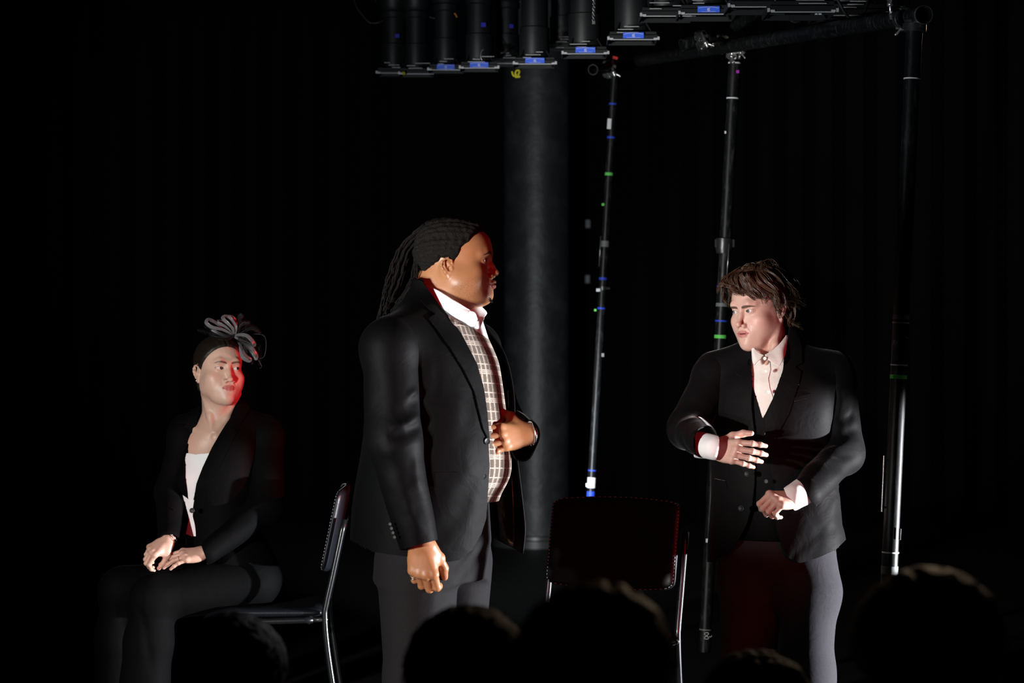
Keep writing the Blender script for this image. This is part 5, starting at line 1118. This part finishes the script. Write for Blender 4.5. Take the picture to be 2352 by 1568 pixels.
# ================================================================== the person at the right
def build_third():
    f = Figure('standing person with short tousled brown hair in oversized dark suit, forearms raised in front', 1775, 7.5); f.yaw = -26; m = f.m
    hp = dict(w=.98, jaw=.92, cheek=.95, lip=1.0, nose=.96, open=.0022, chin=1.0, brow_z=.0140, brow_w=1.1, arch=.35, lid_up=.0046, tip=.004, nose_len=.001)
    H = TR(m(1745, 707, 0), (8, -3, -47), .97); Hi = np.array(H.inverted()); h_ = lambda px, py, y: tuple(app(Hi, [m(px, py, y)])[0])
    def neck(c):
        c.cone((0, .030, -.05), h_(1775, 850, .03), .050, .056, .03); c.cone((0, .005, -.08), h_(1768, 850, .0), .043, .050, .03)
        c.chain([h_(1790, 735, -.03), h_(1780, 790, -.055), h_(1760, 835, -.07)], [.009, .009, .006], .016)
    c = head_clay(hp, .0012, lo=(-.12, -.150, -.26), hi=(.12, .16, .14), extra=neck); P, Q = c.skin(); P = relax(P, Q, 2, .4)
    parts = [(app(H, P), Q, head_masks(P, hp))]
    Hr = basis(m(1638, 1030, -.25), (.72, -.62, -.06), (-.55, -.80, .22))
    hr, Qr, nr, pr = hand_mesh(((18, 30, 18), (22, 34, 18), (24, 34, 18), (22, 32, 16)), (5, 0, -3, -8), ((.70, .62, -.35), (.90, .40, -.30), (.97, .15, -.25)), .98, fat=.98, wr=(.026, .021), fore=fore_to(Hr, m(1590, 1010, -.12)))
    parts.append((app(Hr, hr), Qr, dict(lip=nr * .4)))
    Hl = basis(m(1830, 1140, -.30), (-.85, -.50, -.08), (-.40, -.70, .60))
    hl, Ql, nl, pl = hand_mesh(((50, 72, 40), (56, 76, 42), (58, 78, 42), (56, 72, 40)), (2, 0, -1, -3), ((.80, .35, -.6), (.75, -.15, -.7), (.55, -.65, -.5)), .94, flip=True, fat=1.0, wr=(.026, .021), fore=fore_to(Hl, m(1900, 1085, -.15), True))
    parts.append((app(Hl, hl), Ql, dict(lip=nl * .4)))
    trunk = [(.80, .02, 0, .09, .13), (1.0, .02, 0, .09, .12), (1.2, .0, 0, .09, .14), (1.32, .0, .01, .06, .12)]
    A = [([m(1625, 860, .06), m(1580, 1000, -.05), m(1622, 1028, -.28)], [.034, .03, .018]), ([m(1920, 860, .0), m(1945, 1050, -.06), m(1840, 1138, -.29)], [.034, .03, .018])]
    G = [([m(1720, 1290, .04), m(1712, 1560, .05), m(1705, 1800, .06)], [.07, .05, .04]), ([m(1850, 1290, -.04), m(1853, 1560, -.06), m(1850, 1800, -.06)], [.07, .05, .04])]
    parts.append(under_body(f, A, G, trunk)); P, Q, a = join(parts); mesh('body', P, Q, M_PALE_SKIN, f.root, attrs=a)
    add_eyes(f.root, H, (-22, 2), M_EYE_BLUE)
    P, F = ball(.0026, 8); mesh('earring', P, F, M_SILVER, f.root, M=H @ TR((.0815, .006, -.0405)))
    # hair
    line = [(-.12, .075), (-.085, .075), (-.07, .058), (-.055, .045), (-.035, .030), (-.018, .010), (-.006, -.012), (.004, .004), (.020, .010), (.036, -.010), (.050, -.040), (.075, -.075), (.12, -.085)]
    hm = hair_mat('brown_hair', (.045, .024, .014), .36, dens=900, tip=(.10, .055, .032))
    P, T, q = hair_cap(hp, line, lambda P: .016 + .008 * sstep(.02, .10, P[:, 2]), lambda P: np.arctan2(P[:, 2], P[:, 0]) * .09, h=.0018, rough=.002)
    hair = mesh('hair', app(H, P), T, hm, f.root, attrs=dict(comb=q))
    b = MB(); rs = random.Random(11); comb = []
    def lock(pts, n, spread, r=.0011, k=7):
        """a lock: n strands around a guide, given in head space"""
        pts = [np.array(q_) + np.array([rs.gauss(0, .0034) for _ in range(3)]) * (1 + .5 * i_) for i_, q_ in enumerate(pts)]; g = smoothpath(pts, k); tip = len(g)
        for _ in range(n):
            o1 = np.array([rs.gauss(0, spread * .62) for _ in range(3)]); o2 = np.array([rs.gauss(0, spread * .70) for _ in range(3)]); ph = rs.uniform(0, 6); w = rs.uniform(.0010, .0040); cut = rs.randint(int(tip * .75), tip)
            p = np.array([g[i] + o1 * (1 - i / tip) + o2 * (i / tip) * (1.1 - .8 * (i / tip) ** 3) + w * np.array([math.sin(ph + i * .5), math.cos(ph + i * .4), math.sin(ph * 2 + i * .45)]) * i / tip for i in range(cut)])
            b.tube(p, [r * (1 - .75 * (i / cut) ** 2) for i in range(cut)], 4, caps=False); comb.extend([rs.random()] * (len(p) * 4))
    # fringe swept across the brow, crown, sides flicking back over the ear, nape curls
    for i in range(26):
        t = i / 25; x0 = -.045 + .09 * t
        lock([(x0 * .6 + .0, -.045 + .02 * abs(t - .5), .118), (x0 + .004, -.088, .112), (x0 + .016, -.112 + .03 * t, .092 - .008 * t), (x0 + .030, -.106 + .037 * t, .074 - .030 * t), (x0 + .046 + .006 * rs.random(), -.088 + .053 * t, .062 - .044 * t + .006 * rs.random())], 15, .0040)
    for i in range(12):
        t = i / 11; lock([(-.02 - .03 * t, -.03, .122), (-.045 - .02 * t, -.075, .11), (-.062 - .012 * t, -.100 + .03 * t, .092), (-.078 - .014 * t, -.106 + .05 * t, .078 - .02 * t)], 12, .004)
    for sd in (1, -1):
        for i in range(34):
            t = i / 33; y0 = -.060 + .125 * t; z = .075 + .035 * math.sin(t * 3)
            lock([(sd * .030, y0 * .7 + .01, .125), (sd * .070, y0 + .004, .095), (sd * .090, y0 + .016, .055), (sd * (.093 + .006 * rs.random()), y0 + .030, .022), (sd * (.098 + .012 * rs.random()), y0 + .052, .004 - .01 * rs.random())], 14, .0052)
        for i in range(16):
            t = i / 15; y0 = .035 + .055 * t
            lock([(sd * .080, y0, .04), (sd * .088 * (1 - .25 * t), y0 + .015, .0), (sd * .082 * (1 - .3 * t), y0 + .016, -.035), (sd * .070 * (1 - .3 * t), y0 + .010, -.062), (sd * .078 * (1 - .2 * t), y0 + .026, -.082 + .008 * rs.random())], 13, .0050)
    for i in range(22):
        x0 = -.06 + .12 * i / 21; lock([(x0 * .5, .05, .128), (x0 * .9, .098, .095), (x0, .122, .045), (x0, .120, .0), (x0 * .9, .112, -.045), (x0, .128, -.075)], 13, .0055)
    for i in range(26):
        a0 = i / 26 * 2 * PI; lock([(.0, .02, .122), (.02 * math.cos(a0), .02 + .03 * math.sin(a0), .138), (.045 * math.cos(a0), .02 + .055 * math.sin(a0), .134), (.070 * math.cos(a0), .02 + .08 * math.sin(a0), .108)], 9, .0050)
    for i in range(6): lock([(.078, -.012, .03), (.084, -.016, .01), (.083, -.012, -.008), (.079, -.006, -.020), (.080, .000, -.026)], 4, .002)
    o = b.build('strands', hm, hair, smooth=True, M=None); me = o.data
    V = np.empty(len(me.vertices) * 3, np.float32); me.vertices.foreach_get('co', V); me.vertices.foreach_set('co', app(H, V.reshape(-1, 3)).ravel().astype(np.float32))
    at_ = me.attributes.new('comb', 'FLOAT', 'POINT'); at_.data.foreach_set('value', np.array(comb[:len(me.vertices)], np.float32))
    # shirt
    c = f.clay(1640, 1900, -.2, .22, 740, 1010, .003)
    c.column(f.col([(1010, 1765, 0, .115, .14), (950, 1765, 0, .115, .145), (880, 1768, 0, .105, .14), (840, 1770, .01, .082, .11), (815, 1772, .015, .066, .08), (790, 1774, .02, .060, .066), (770, 1776, .02, .058, .062)]), f.yaw, .02)
    for p, a_, w in (([m(1752, 835, -.1), m(1770, 860, -.12), m(1768, 905, -.13)], .004, .006), ([m(1735, 860, -.1), m(1745, 900, -.12), m(1752, 940, -.13)], .003, .006), ([m(1778, 850, -.1), m(1786, 880, -.12), m(1776, 910, -.12)], .003, .006), ([m(1730, 880, -.1), m(1740, 915, -.12), m(1748, 945, -.13)], -.003, .006)): c.crease(p, a_ * .65, w * 1.4)
    neckhole = [(1700, 700), (1727, 788), (1737, 800), (1757, 818), (1785, 800), (1808, 770), (1830, 700)]
    shirt, SP, ST = cloth(f, c, 'shirt', M_CREAM, cut=lambda P: -np.where(P[:, 1] < .02, f.inside(P, neckhole), -1), keep=True)
    patch(SP, ST, np.minimum(f.inside(SP, [(1745, 815), (1757, 812), (1768, 828), (1770, 850), (1765, 870), (1768, 890), (1776, 915), (1768, 935), (1752, 960), (1742, 925), (1745, 870), (1743, 835)]), .05 * np.where(SP[:, 1] < 0, 1, -1)), .003, 'placket', M_CREAM, shirt, .002)
    sheet([[m(1807, 768, -.035), m(1790, 790, -.072), m(1772, 806, -.088), m(1757, 815, -.096)], [m(1807, 785, -.055), m(1795, 804, -.090), m(1778, 818, -.104), m(1760, 820, -.108)], [m(1804, 812, -.085), m(1797, 828, -.108), m(1787, 841, -.116), m(1764, 826, -.110)]], M_CREAM, 'collar', shirt, .003, 8, 8)
    sheet([[m(1728, 786, -.045), m(1733, 800, -.066), m(1743, 810, -.082), m(1754, 816, -.094)], [m(1727, 800, -.06), m(1732, 815, -.082), m(1740, 822, -.094), m(1750, 820, -.100)], [m(1728, 826, -.08), m(1732, 838, -.094), m(1737, 832, -.104), m(1748, 822, -.104)]], M_CREAM, 'collar', shirt, .003, 8, 8)
    for q in ((1757, 823, -.113), (1758, 852, -.122), (1764, 900, -.136)): button(f, m(*q), .0058, M_PEARL, shirt, (-.4, -1, .1))
    # waistcoat
    c = f.clay(1600, 1960, -.26, .28, 780, 1240, .004)
    c.column(f.col([(1240, 1778, .01, .124, .172), (1150, 1775, .01, .122, .170), (1050, 1770, .01, .130, .172), (950, 1768, .01, .130, .172), (880, 1768, .01, .118, .165), (830, 1772, .01, .09, .14), (800, 1774, .02, .074, .09)]), f.yaw, .02)
    wc = cloth(f, c, 'waistcoat', M_SUIT, cut=lambda P: -np.where(P[:, 1] < .05, f.inside(P, [(1690, 700), (1722, 800), (1726, 880), (1738, 920), (1752, 962), (1775, 915), (1798, 850), (1806, 780), (1840, 700)]), -1))
    for q in ((1753, 995), (1757, 1050), (1760, 1105)): button(f, m(q[0], q[1], -.158), .0065, M_BUTTON, wc, (-.4, -1, 0))
    # jacket
    c = f.clay(1560, 1990, -.34, .34, 740, 1310, .004)
    c.column(f.col([(1310, 1785, .02, .165, .225), (1240, 1785, .02, .165, .225), (1150, 1780, .02, .150, .205), (1080, 1775, .02, .148, .198), (1000, 1772, .02, .150, .205), (920, 1772, .02, .148, .210), (870, 1773, .02, .130, .205), (835, 1775, .025, .098, .165), (805, 1777, .03, .078, .10), (780, 1780, .03, .072, .078), (750, 1784, .035, .068, .072)]), f.yaw, .02)
    c.cone(m(1735, 820, .04), m(1640, 850, .07), .05, .062, .05); c.cone(m(1810, 820, .02), m(1915, 850, .0), .05, .064, .05)
    for p, a_, w in (([m(1915, 1150, -.15), m(1880, 1180, -.17), m(1850, 1240, -.18)], .008, .010), ([m(1920, 1180, -.15), m(1890, 1200, -.17), m(1860, 1255, -.18)], -.007, .009), ([m(1930, 1210, -.12), m(1895, 1225, -.16), m(1870, 1270, -.17)], .007, .009), ([m(1890, 1140, -.15), m(1895, 1190, -.16), m(1920, 1230, -.14)], -.006, .009), ([m(1815, 1200, -.18), m(1812, 1240, -.18), m(1825, 1275, -.18)], .006, .010), ([m(1840, 1160, -.18), m(1850, 1190, -.18), m(1890, 1210, -.16)], .005, .009)): c.crease(p, a_ * .65, w * 1.4)
    c.warp(lambda X, Y, Z: .0035 * lumps(X, Y, Z, 25, 24)); c.warp(lambda X, Y, Z: .002 * lumps(X, Y, Z, 26, 70) * (Z < m(0, 1120)[2]) * (X > .02))
    op = [(1690, 680), (1716, 780), (1724, 800), (1727, 860), (1727, 930), (1733, 985), (1735, 1040), (1733, 1110), (1727, 1165), (1712, 1210), (1690, 1250), (1665, 1276), (1640, 1290), (1560, 1292), (1560, 1400), (2050, 1400), (2050, 1225), (1944, 1238), (1920, 1262), (1880, 1280), (1838, 1293), (1812, 1282), (1795, 1255), (1783, 1215), (1779, 1180), (1778, 1120), (1768, 1060), (1762, 1010), (1757, 965), (1775, 920), (1800, 850), (1809, 780), (1815, 740), (1830, 680)]
    cutf = lambda P: -np.where(P[:, 1] < .06, f.inside(P, op), f.inside(P, [(1500, 1290), (1665, 1290), (1838, 1293), (1944, 1238), (2050, 1225), (2050, 1500), (1500, 1500)]))
    jacket, JP, JT = cloth(f, c, 'jacket', M_SUIT_BROWN, cut=cutf, keep=True); jacket['label'] = 'oversized charcoal jacket hanging open'
    fr = np.where(JP[:, 1] < .05, 1, -1)
    patch(JP, JT, np.minimum(f.inside(JP, [(1805, 745), (1799, 778), (1790, 848), (1765, 918), (1747, 965), (1750, 1012), (1757, 1064), (1790, 990), (1812, 950), (1835, 880), (1840, 855), (1826, 845), (1842, 835), (1840, 800), (1830, 760)]), .05 * fr), .005, 'lapel', M_SUIT_BROWN, jacket)
    patch(JP, JT, np.minimum(f.inside(JP, [(1726, 780), (1734, 800), (1737, 860), (1737, 930), (1743, 985), (1743, 1044), (1720, 1000), (1704, 930), (1697, 880), (1706, 868), (1692, 860), (1700, 800)]), .05 * fr), .005, 'lapel', M_SUIT_BROWN, jacket)
    patch(JP, JT, np.minimum(f.inside(JP, [(1822, 913), (1866, 903), (1867, 911), (1823, 922)]), .05 * fr), .003, 'breast_pocket', M_SUIT_BROWN, jacket)
    patch(JP, JT, np.minimum(f.inside(JP, [(1640, 1098), (1668, 1104), (1672, 1122), (1640, 1116)]), .05 * fr), .003, 'pocket_flap', M_SUIT_BROWN, jacket)
    for q in ((1716, 1088, -.150), (1702, 1167, -.150)): button(f, m(*q), .0088, M_BUTTON, jacket, (-.55, -.85, .05))
    # sleeves with shirt cuffs
    c = f.clay(1510, 1700, -.38, .22, 770, 1090, .004)
    c.ell(m(1642, 862, .07), (.062, .066, .072), .03); c.cone(m(1640, 872, .06), m(1578, 985, -.04), .066, .058, .03); c.cone(m(1578, 985, -.04), m(1618, 1016, -.27), .060, .048, .03); c.cone(m(1680, 845, .06), m(1640, 868, .07), .05, .062, .03)
    for p, a_, w in (([m(1545, 950, -.1), m(1580, 940, -.13), m(1620, 945, -.12)], .007, .010), ([m(1540, 975, -.12), m(1575, 965, -.16), m(1620, 970, -.16)], -.006, .010), ([m(1545, 1010, -.18), m(1575, 1020, -.22), m(1600, 1050, -.25)], .006, .010)): c.crease(p, a_ * .65, w * 1.4)
    c.warp(lambda X, Y, Z: .003 * lumps(X, Y, Z, 31, 30))
    ax = app(Hr, [(0, 0, 0), (1, 0, 0)]); fa = m(1618, 1016, -.27) - m(1578, 985, -.04); fa = fa / np.linalg.norm(fa); pc = m(1616, 1018, -.265)
    cloth(f, c, 'sleeve', M_SUIT_BROWN, jacket, cut=lambda P: -((P - pc) @ (fa * .55 + np.array([.45, 0, 0]))))
    c = f.clay(1580, 1680, -.40, -.1, 960, 1090, .0025); c.cone(m(1608, 1022, -.22), m(1643, 1028, -.292), .040, .037, .01); c.warp(lambda X, Y, Z: .0015 * lumps(X, Y, Z, 33, 60))
    n1 = np.array([1, .1, -.12]); n1 /= np.linalg.norm(n1); pe = m(1647, 1028, -.30)
    cloth(f, c, 'cuff', M_SHIRT, shirt, cut=lambda P: -((P - pe) @ n1), solid=.003)
    c = f.clay(1780, 2000, -.38, .22, 780, 1220, .004)
    c.ell(m(1912, 866, .0), (.064, .066, .074), .03); c.cone(m(1916, 872, .0), m(1938, 1040, -.05), .068, .060, .03); c.cone(m(1938, 1040, -.05), m(1852, 1130, -.27), .060, .050, .03); c.cone(m(1870, 845, .01), m(1912, 870, .0), .05, .064, .03)
    for p, a_, w in (([m(1895, 1010, -.13), m(1930, 1000, -.13), m(1968, 985, -.06)], .006, .010), ([m(1890, 1030, -.15), m(1925, 1025, -.14), m(1970, 1012, -.08)], -.008, .010), ([m(1895, 1055, -.17), m(1930, 1050, -.16), m(1965, 1045, -.09)], .006, .010), ([m(1925, 880, -.08), m(1935, 920, -.09), m(1925, 960, -.11)], -.006, .009), ([m(1945, 880, -.04), m(1955, 930, -.06), m(1945, 980, -.09)], .006, .009), ([m(1910, 960, -.1), m(1935, 965, -.1), m(1965, 950, -.05)], .006, .010), ([m(1870, 1090, -.24), m(1900, 1100, -.24), m(1935, 1085, -.18)], -.006, .010)): c.crease(p, a_ * .65, w * 1.4)
    c.warp(lambda X, Y, Z: .003 * lumps(X, Y, Z, 36, 32))
    cloth(f, c, 'sleeve', M_SUIT_BROWN, jacket, cut=lambda P: -f.inside(P, [(1700, 1060), (1806, 1086), (1822, 1100), (1874, 1160), (1880, 1300), (1700, 1300)]))
    c = f.clay(1770, 1900, -.42, -.12, 1070, 1210, .0025); c.cone(m(1862, 1118, -.24), m(1822, 1142, -.305), .042, .039, .01); c.warp(lambda X, Y, Z: .002 * lumps(X, Y, Z, 37, 60))
    cloth(f, c, 'cuff', M_SHIRT, shirt, cut=lambda P: f.inside(P, [(1793, 1105), (1816, 1095), (1900, 1090), (1900, 1220), (1834, 1178), (1820, 1168)]), solid=.003)
    # trousers
    c = f.clay(1590, 1980, -.28, .28, 1170, 1820, .005)
    c.column(f.col([(1368, 1788, .0, .040, .05), (1345, 1786, .0, .070, .09), (1318, 1784, .0, .092, .135), (1292, 1783, .0, .108, .163), (1260, 1782, 0, .116, .168), (1190, 1780, 0, .100, .145)]), f.yaw, .03)
    c.chain([m(1728, 1265, .04), m(1724, 1330, .05), m(1718, 1560, .05), m(1706, 1810, .06)], [.088, .092, .086, .085], .05); c.chain([m(1845, 1265, -.03), m(1860, 1360, -.05), m(1853, 1550, -.06), m(1850, 1810, -.06)], [.088, .088, .084, .088], .05)
    c.crease([m(1770, 1330, -.1), m(1762, 1450, -.12), m(1755, 1700, -.12)], -.005, .012); c.crease([m(1900, 1330, -.05), m(1895, 1450, -.06), m(1900, 1560, -.06)], .005, .012); c.crease([m(1885, 1500, -.06), m(1900, 1540, -.06), m(1915, 1560, -.06)], .006, .012)
    c.warp(lambda X, Y, Z: .004 * lumps(X, Y, Z * .5, 39, 20))
    cloth(f, c, 'trousers', M_TROUSER_DARK, cut=lambda P: P[:, 2] - .03, solid=None)
    shoe(f, m(1706, 1810)[0] - .02, .02, -30, s=.95); shoe(f, m(1850, 1810)[0], -.10, -20, s=.95)
    return f
# ================================================================== chairs
M_LEATHER = mat('black_leatherette', (.006, .007, .010), .42, spec=.3, bump=(120, .35, .0015)); M_TUBE = mat('black_chrome_tube', (.05, .052, .056), .25, metal=.85); M_STITCH = mat('pale_stitching', (.45, .46, .48), .6)
def chair(label, loc, rot):
    """faces -Y; tubular frame, padded seat and back"""
    t = thing('side_chair', label, 'chair', loc, R(rot), 'black padded tube-frame chairs')
    w = .235; r = .0105
    def rise(u): return np.array([[s_, .215 + .0, .0] for s_ in (0,)])
    for s in (-1, 1):
        b = MB(); b.tube(smoothpath([(s * w, -.20, .0), (s * w, -.215, .20), (s * w, -.222, .38), (s * w, -.205, .425), (s * w, -.16, .437), (s * w, .0, .441), (s * w, .155, .445)], 5), r, 12); b.build('front_leg', M_TUBE, t, smooth=True)
        b = MB(); b.tube(smoothpath([(s * w, .255, .0), (s * w, .235, .14), (s * w, .205, .34), (s * w, .195, .455), (s * w, .200, .50), (s * w, .222, .60), (s * w, .262, .79)], 5), r, 12); b.build('rear_leg', M_TUBE, t, smooth=True)
        b = MB(); b.tube([(s * w, .15, .4455), (s * w, .205, .447)], r * .8, 10); b.build('joint', M_IRON, t, smooth=True)
        for y in (-.2, .255): b = MB(); b.tube([(s * w, y, 0), (s * w, y, .02)], .014, 12); b.build('foot_cap', M_LAMP, t, angle=40)
    b = MB(); b.tube([(-w, -.13, .432), (w, -.13, .432)], .008, 10); b.tube([(-w, .14, .438), (w, .14, .438)], .008, 10); b.build('cross_bar', M_TUBE, t, smooth=True)
    b = MB(); b.tube([(0, -.13, .43), (0, -.13, .40)], .006, 8); 
    # seat pad
    def pad(name, nu, nv, f, th, par):
        P = []; F = []
        for side in (1, -1):
            for i in range(nu + 1):
                for j in range(nv + 1):
                    u, v = i / nu * 2 - 1, j / nv * 2 - 1; e = (max(0, 1 - abs(u) ** 8) * max(0, 1 - abs(v) ** 8)) ** .35; c_, n_ = f(u, v); P.append(c_ + n_ * side * th * (.25 + .75 * e))
        k = (nu + 1) * (nv + 1)
        for q in range(2):
            for i in range(nu):
                for j in range(nv):
                    a = q * k + i * (nv + 1) + j; fc = (a, a + nv + 1, a + nv + 2, a + 1); F.append(fc if q == 0 else fc[::-1])
        ed = [i * (nv + 1) for i in range(nu + 1)] + [nu * (nv + 1) + j for j in range(1, nv + 1)] + [i * (nv + 1) + nv for i in range(nu - 1, -1, -1)] + [j for j in range(nv - 1, 0, -1)]
        for a, b_ in zip(ed, ed[1:] + ed[:1]): F.append((a, b_, b_ + k, a + k))
        o = mesh(name, P, F, M_LEATHER, par); bm = bmesh.new(); bm.from_mesh(o.data); bmesh.ops.recalc_face_normals(bm, faces=bm.faces); bm.to_mesh(o.data); bm.free(); return o
    def rc(u, v, k=.12):   # rounded rectangle in unit square
        m_ = max(abs(u), abs(v)); 
        if m_ < 1e-6: return u, v
        c_ = 1 - k; au, av = abs(u), abs(v)
        if au > c_ and av > c_:
            du, dv = (au - c_) / k, (av - c_) / k; h = math.hypot(du, dv); q = max(du, dv) / h if h > 0 else 1; au, av = c_ + k * du * q, c_ + k * dv * q
        return math.copysign(au, u), math.copysign(av, v)
    def fs(u, v):
        u, v = rc(u, v); x = u * .225; y = v * .205 - .015; z = .468 + .012 * math.sin(0) - (.022 * max(0, -v - .55) / .45) ** 1.0 * .9 - .008 * (1 - u * u) * (1 - v * v); return np.array([x, y, z]), np.array([0, 0, 1.0])
    pad('seat', 22, 22, fs, .019, t)
    def fb(u, v):
        u, v = rc(u, v, .16); x = u * .228; z = .748 + v * .135 * (1 + .10 * (1 - u * u)); y = .192 + (z - .6) * .21 + .022 * (1 - u * u) - .010; n = np.array([-.18 * u, -1, .20]); return np.array([x, y, z]), n / np.linalg.norm(n)
    bk = pad('backrest', 26, 20, fb, .014, t)
    b = MB(); ring = []
    for k in range(96):
        a = k / 96 * 4; e = int(a); q = (a - e) * 2 - 1; u, v = ((q, 1), (1, -q), (-q, -1), (-1, q))[e]; c_, n = fb(u * .985, v * .985); ring.append(c_ + n * .0065)
    for k in range(0, 96): 
        p, q = ring[k], ring[(k + 1) % 96]; b.tube([p + (q - p) * .15, p + (q - p) * .55], .0011, 4)
    b.build('stitching', M_STITCH, bk)
    return t
chair('black padded chair with tube frame that the seated person sits on', (P3(625, 784, 8.52)[0], 8.52, 0), -88)
chair('empty black padded chair between the two standing people', (P3(1343, 784, 7.62)[0], 7.62, 0), -27)
# ================================================================== spectators seen from behind, below the camera
M_HAIR_D = mat('dark_hair_head', (.006, .005, .004), .7, spec=.08, bump=(200, .8, .003)); M_HAIR_B = mat('grey_blond_hair', (.26, .19, .12), .6, bump=(240, 1, .004), noise=(120, (.26, .21, .16), .4, .7)); M_HAIR_R = mat('auburn_hair', (.06, .018, .008), .6, spec=.1, bump=(200, .8, .003))
M_KNIT = mat('dark_sweater', (.010, .010, .011), .9, bump=(300, .8, .002))
def spectator(label, px, py, d, hair, rx=1.0, yaw=180, roll=0, style='short', seed=0):
    top = P3(px, py, d); hz = top[2] - .118 * rx; z0 = -.3; t = thing('person', label, 'person', (top[0], d, z0)); H = TR((0, 0, hz - z0), (6, roll, yaw), rx)
    hp = dict(w=1, cheek=1); c = head_clay(hp, .0026, extra=lambda c: c.cone((0, .03, -.05), (0, .045, -.30), .052, .06, .03)); P, Q = c.skin(); P = relax(P, Q, 1); parts = [(app(H, P), Q, head_masks(P, hp))]
    s = hz - z0; c = Clay((-.34, -.30, .25), (.34, .40, s - .02), .008)
    c.column([(s - .14, 0, .0, .06, .065), (s - .20, 0, .0, .08, .12), (s - .27, 0, .0, .10, .19), (s - .45, 0, .0, .12, .17), (.42, 0, .0, .13, .18)], 180, .04); c.ell((0, .05, .45), (.18, .18, .10), .04)
    for q in (-1, 1): c.cone((q * .16, 0, s - .26), (q * .21, .0, s - .50), .055, .045, .04); c.cone((q * .21, .0, s - .50), (q * .10, .20, s - .58), .045, .036, .03); c.cone((q * .09, .05, .45), (q * .10, .30, .46), .08, .065, .03)
    P, Q = c.skin(); P = relax(P, Q, 1)
    Pb, Qb, a = join(parts); mesh('body', Pb, Qb, M_FAIR_SKIN, t, attrs=a); mesh('sweater', P, Q, M_KNIT, t)
    line = [(-.12, .078), (-.08, .078), (-.06, .05), (-.03, .02), (-.01, .0), (.03, -.01), (.05, -.06), (.12, -.09)]
    P, T, q = hair_cap(hp, line, lambda P: .014 + .014 * sstep(0, .1, P[:, 2]), lambda P: P[:, 0], h=.0035, rough=.0012, seed=seed); ho = mesh('hair', app(H, P), T, hair, t)
    b = MB(); rs = random.Random(seed)
    for i in range(900):   # loose strands that catch the stage light
        th = rs.uniform(0, 2 * PI); ph = rs.uniform(0, 1.5); n = np.array([math.sin(ph) * math.cos(th), math.sin(ph) * math.sin(th), math.cos(ph)]); p = np.array([0, .015, .034]) + n * (.092, .110, .104); k = np.array([rs.gauss(0, 1), rs.gauss(0, 1), rs.gauss(-.3, 1)]); k -= n * (k @ n); k /= np.linalg.norm(k)
        b.tube([p, p + k * .014 + n * .006, p + k * .030 + n * .004], [.0007, .0006, .0003], 3)
    b.build('strands', hair, ho, smooth=True, M=H)
    if style == 'glasses':
        g = MB(); 
        for q in (-1, 1): g.tube(smoothpath([(q * .072, -.085, .004), (q * .080, -.03, .004), (q * .079, .012, .002), (q * .074, .030, -.018)], 4), .0022, 6)
        a = np.linspace(0, 2 * PI, 20)
        for q in (-1, 1): g.tube(np.stack([q * .033 + .026 * np.cos(a), -.100 + 0 * a, -.002 + .020 * np.sin(a)], 1), .0016, 5)
        g.build('glasses', M_ZINC, t, smooth=True, M=H)
    return t
spectator('spectator seen from behind at lower left with glasses, below the seated person', 533, 1440, 4.3, M_HAIR_D, 1.0, 168, 0, 'glasses', 1)
spectator('dark-haired spectator seen from behind, in front of the trousers of the person with locs', 1080, 1432, 3.6, M_HAIR_D, 1.0, 180, 4, seed=2)
spectator('auburn-haired spectator seen from behind, in front of the empty chair', 1366, 1388, 2.9, M_HAIR_R, 1.0, 176, 0, seed=3)
spectator('dark-haired spectator seen from behind, low between the auburn and the fair one', 1735, 1530, 4.0, M_HAIR_D, 1.0, 185, 0, seed=4)
spectator('fair grey-haired spectator seen from behind at lower right', 2128, 1352, 3.1, M_HAIR_B, 1.0, 190, 0, seed=5)
build_man(); build_lady(); build_third()
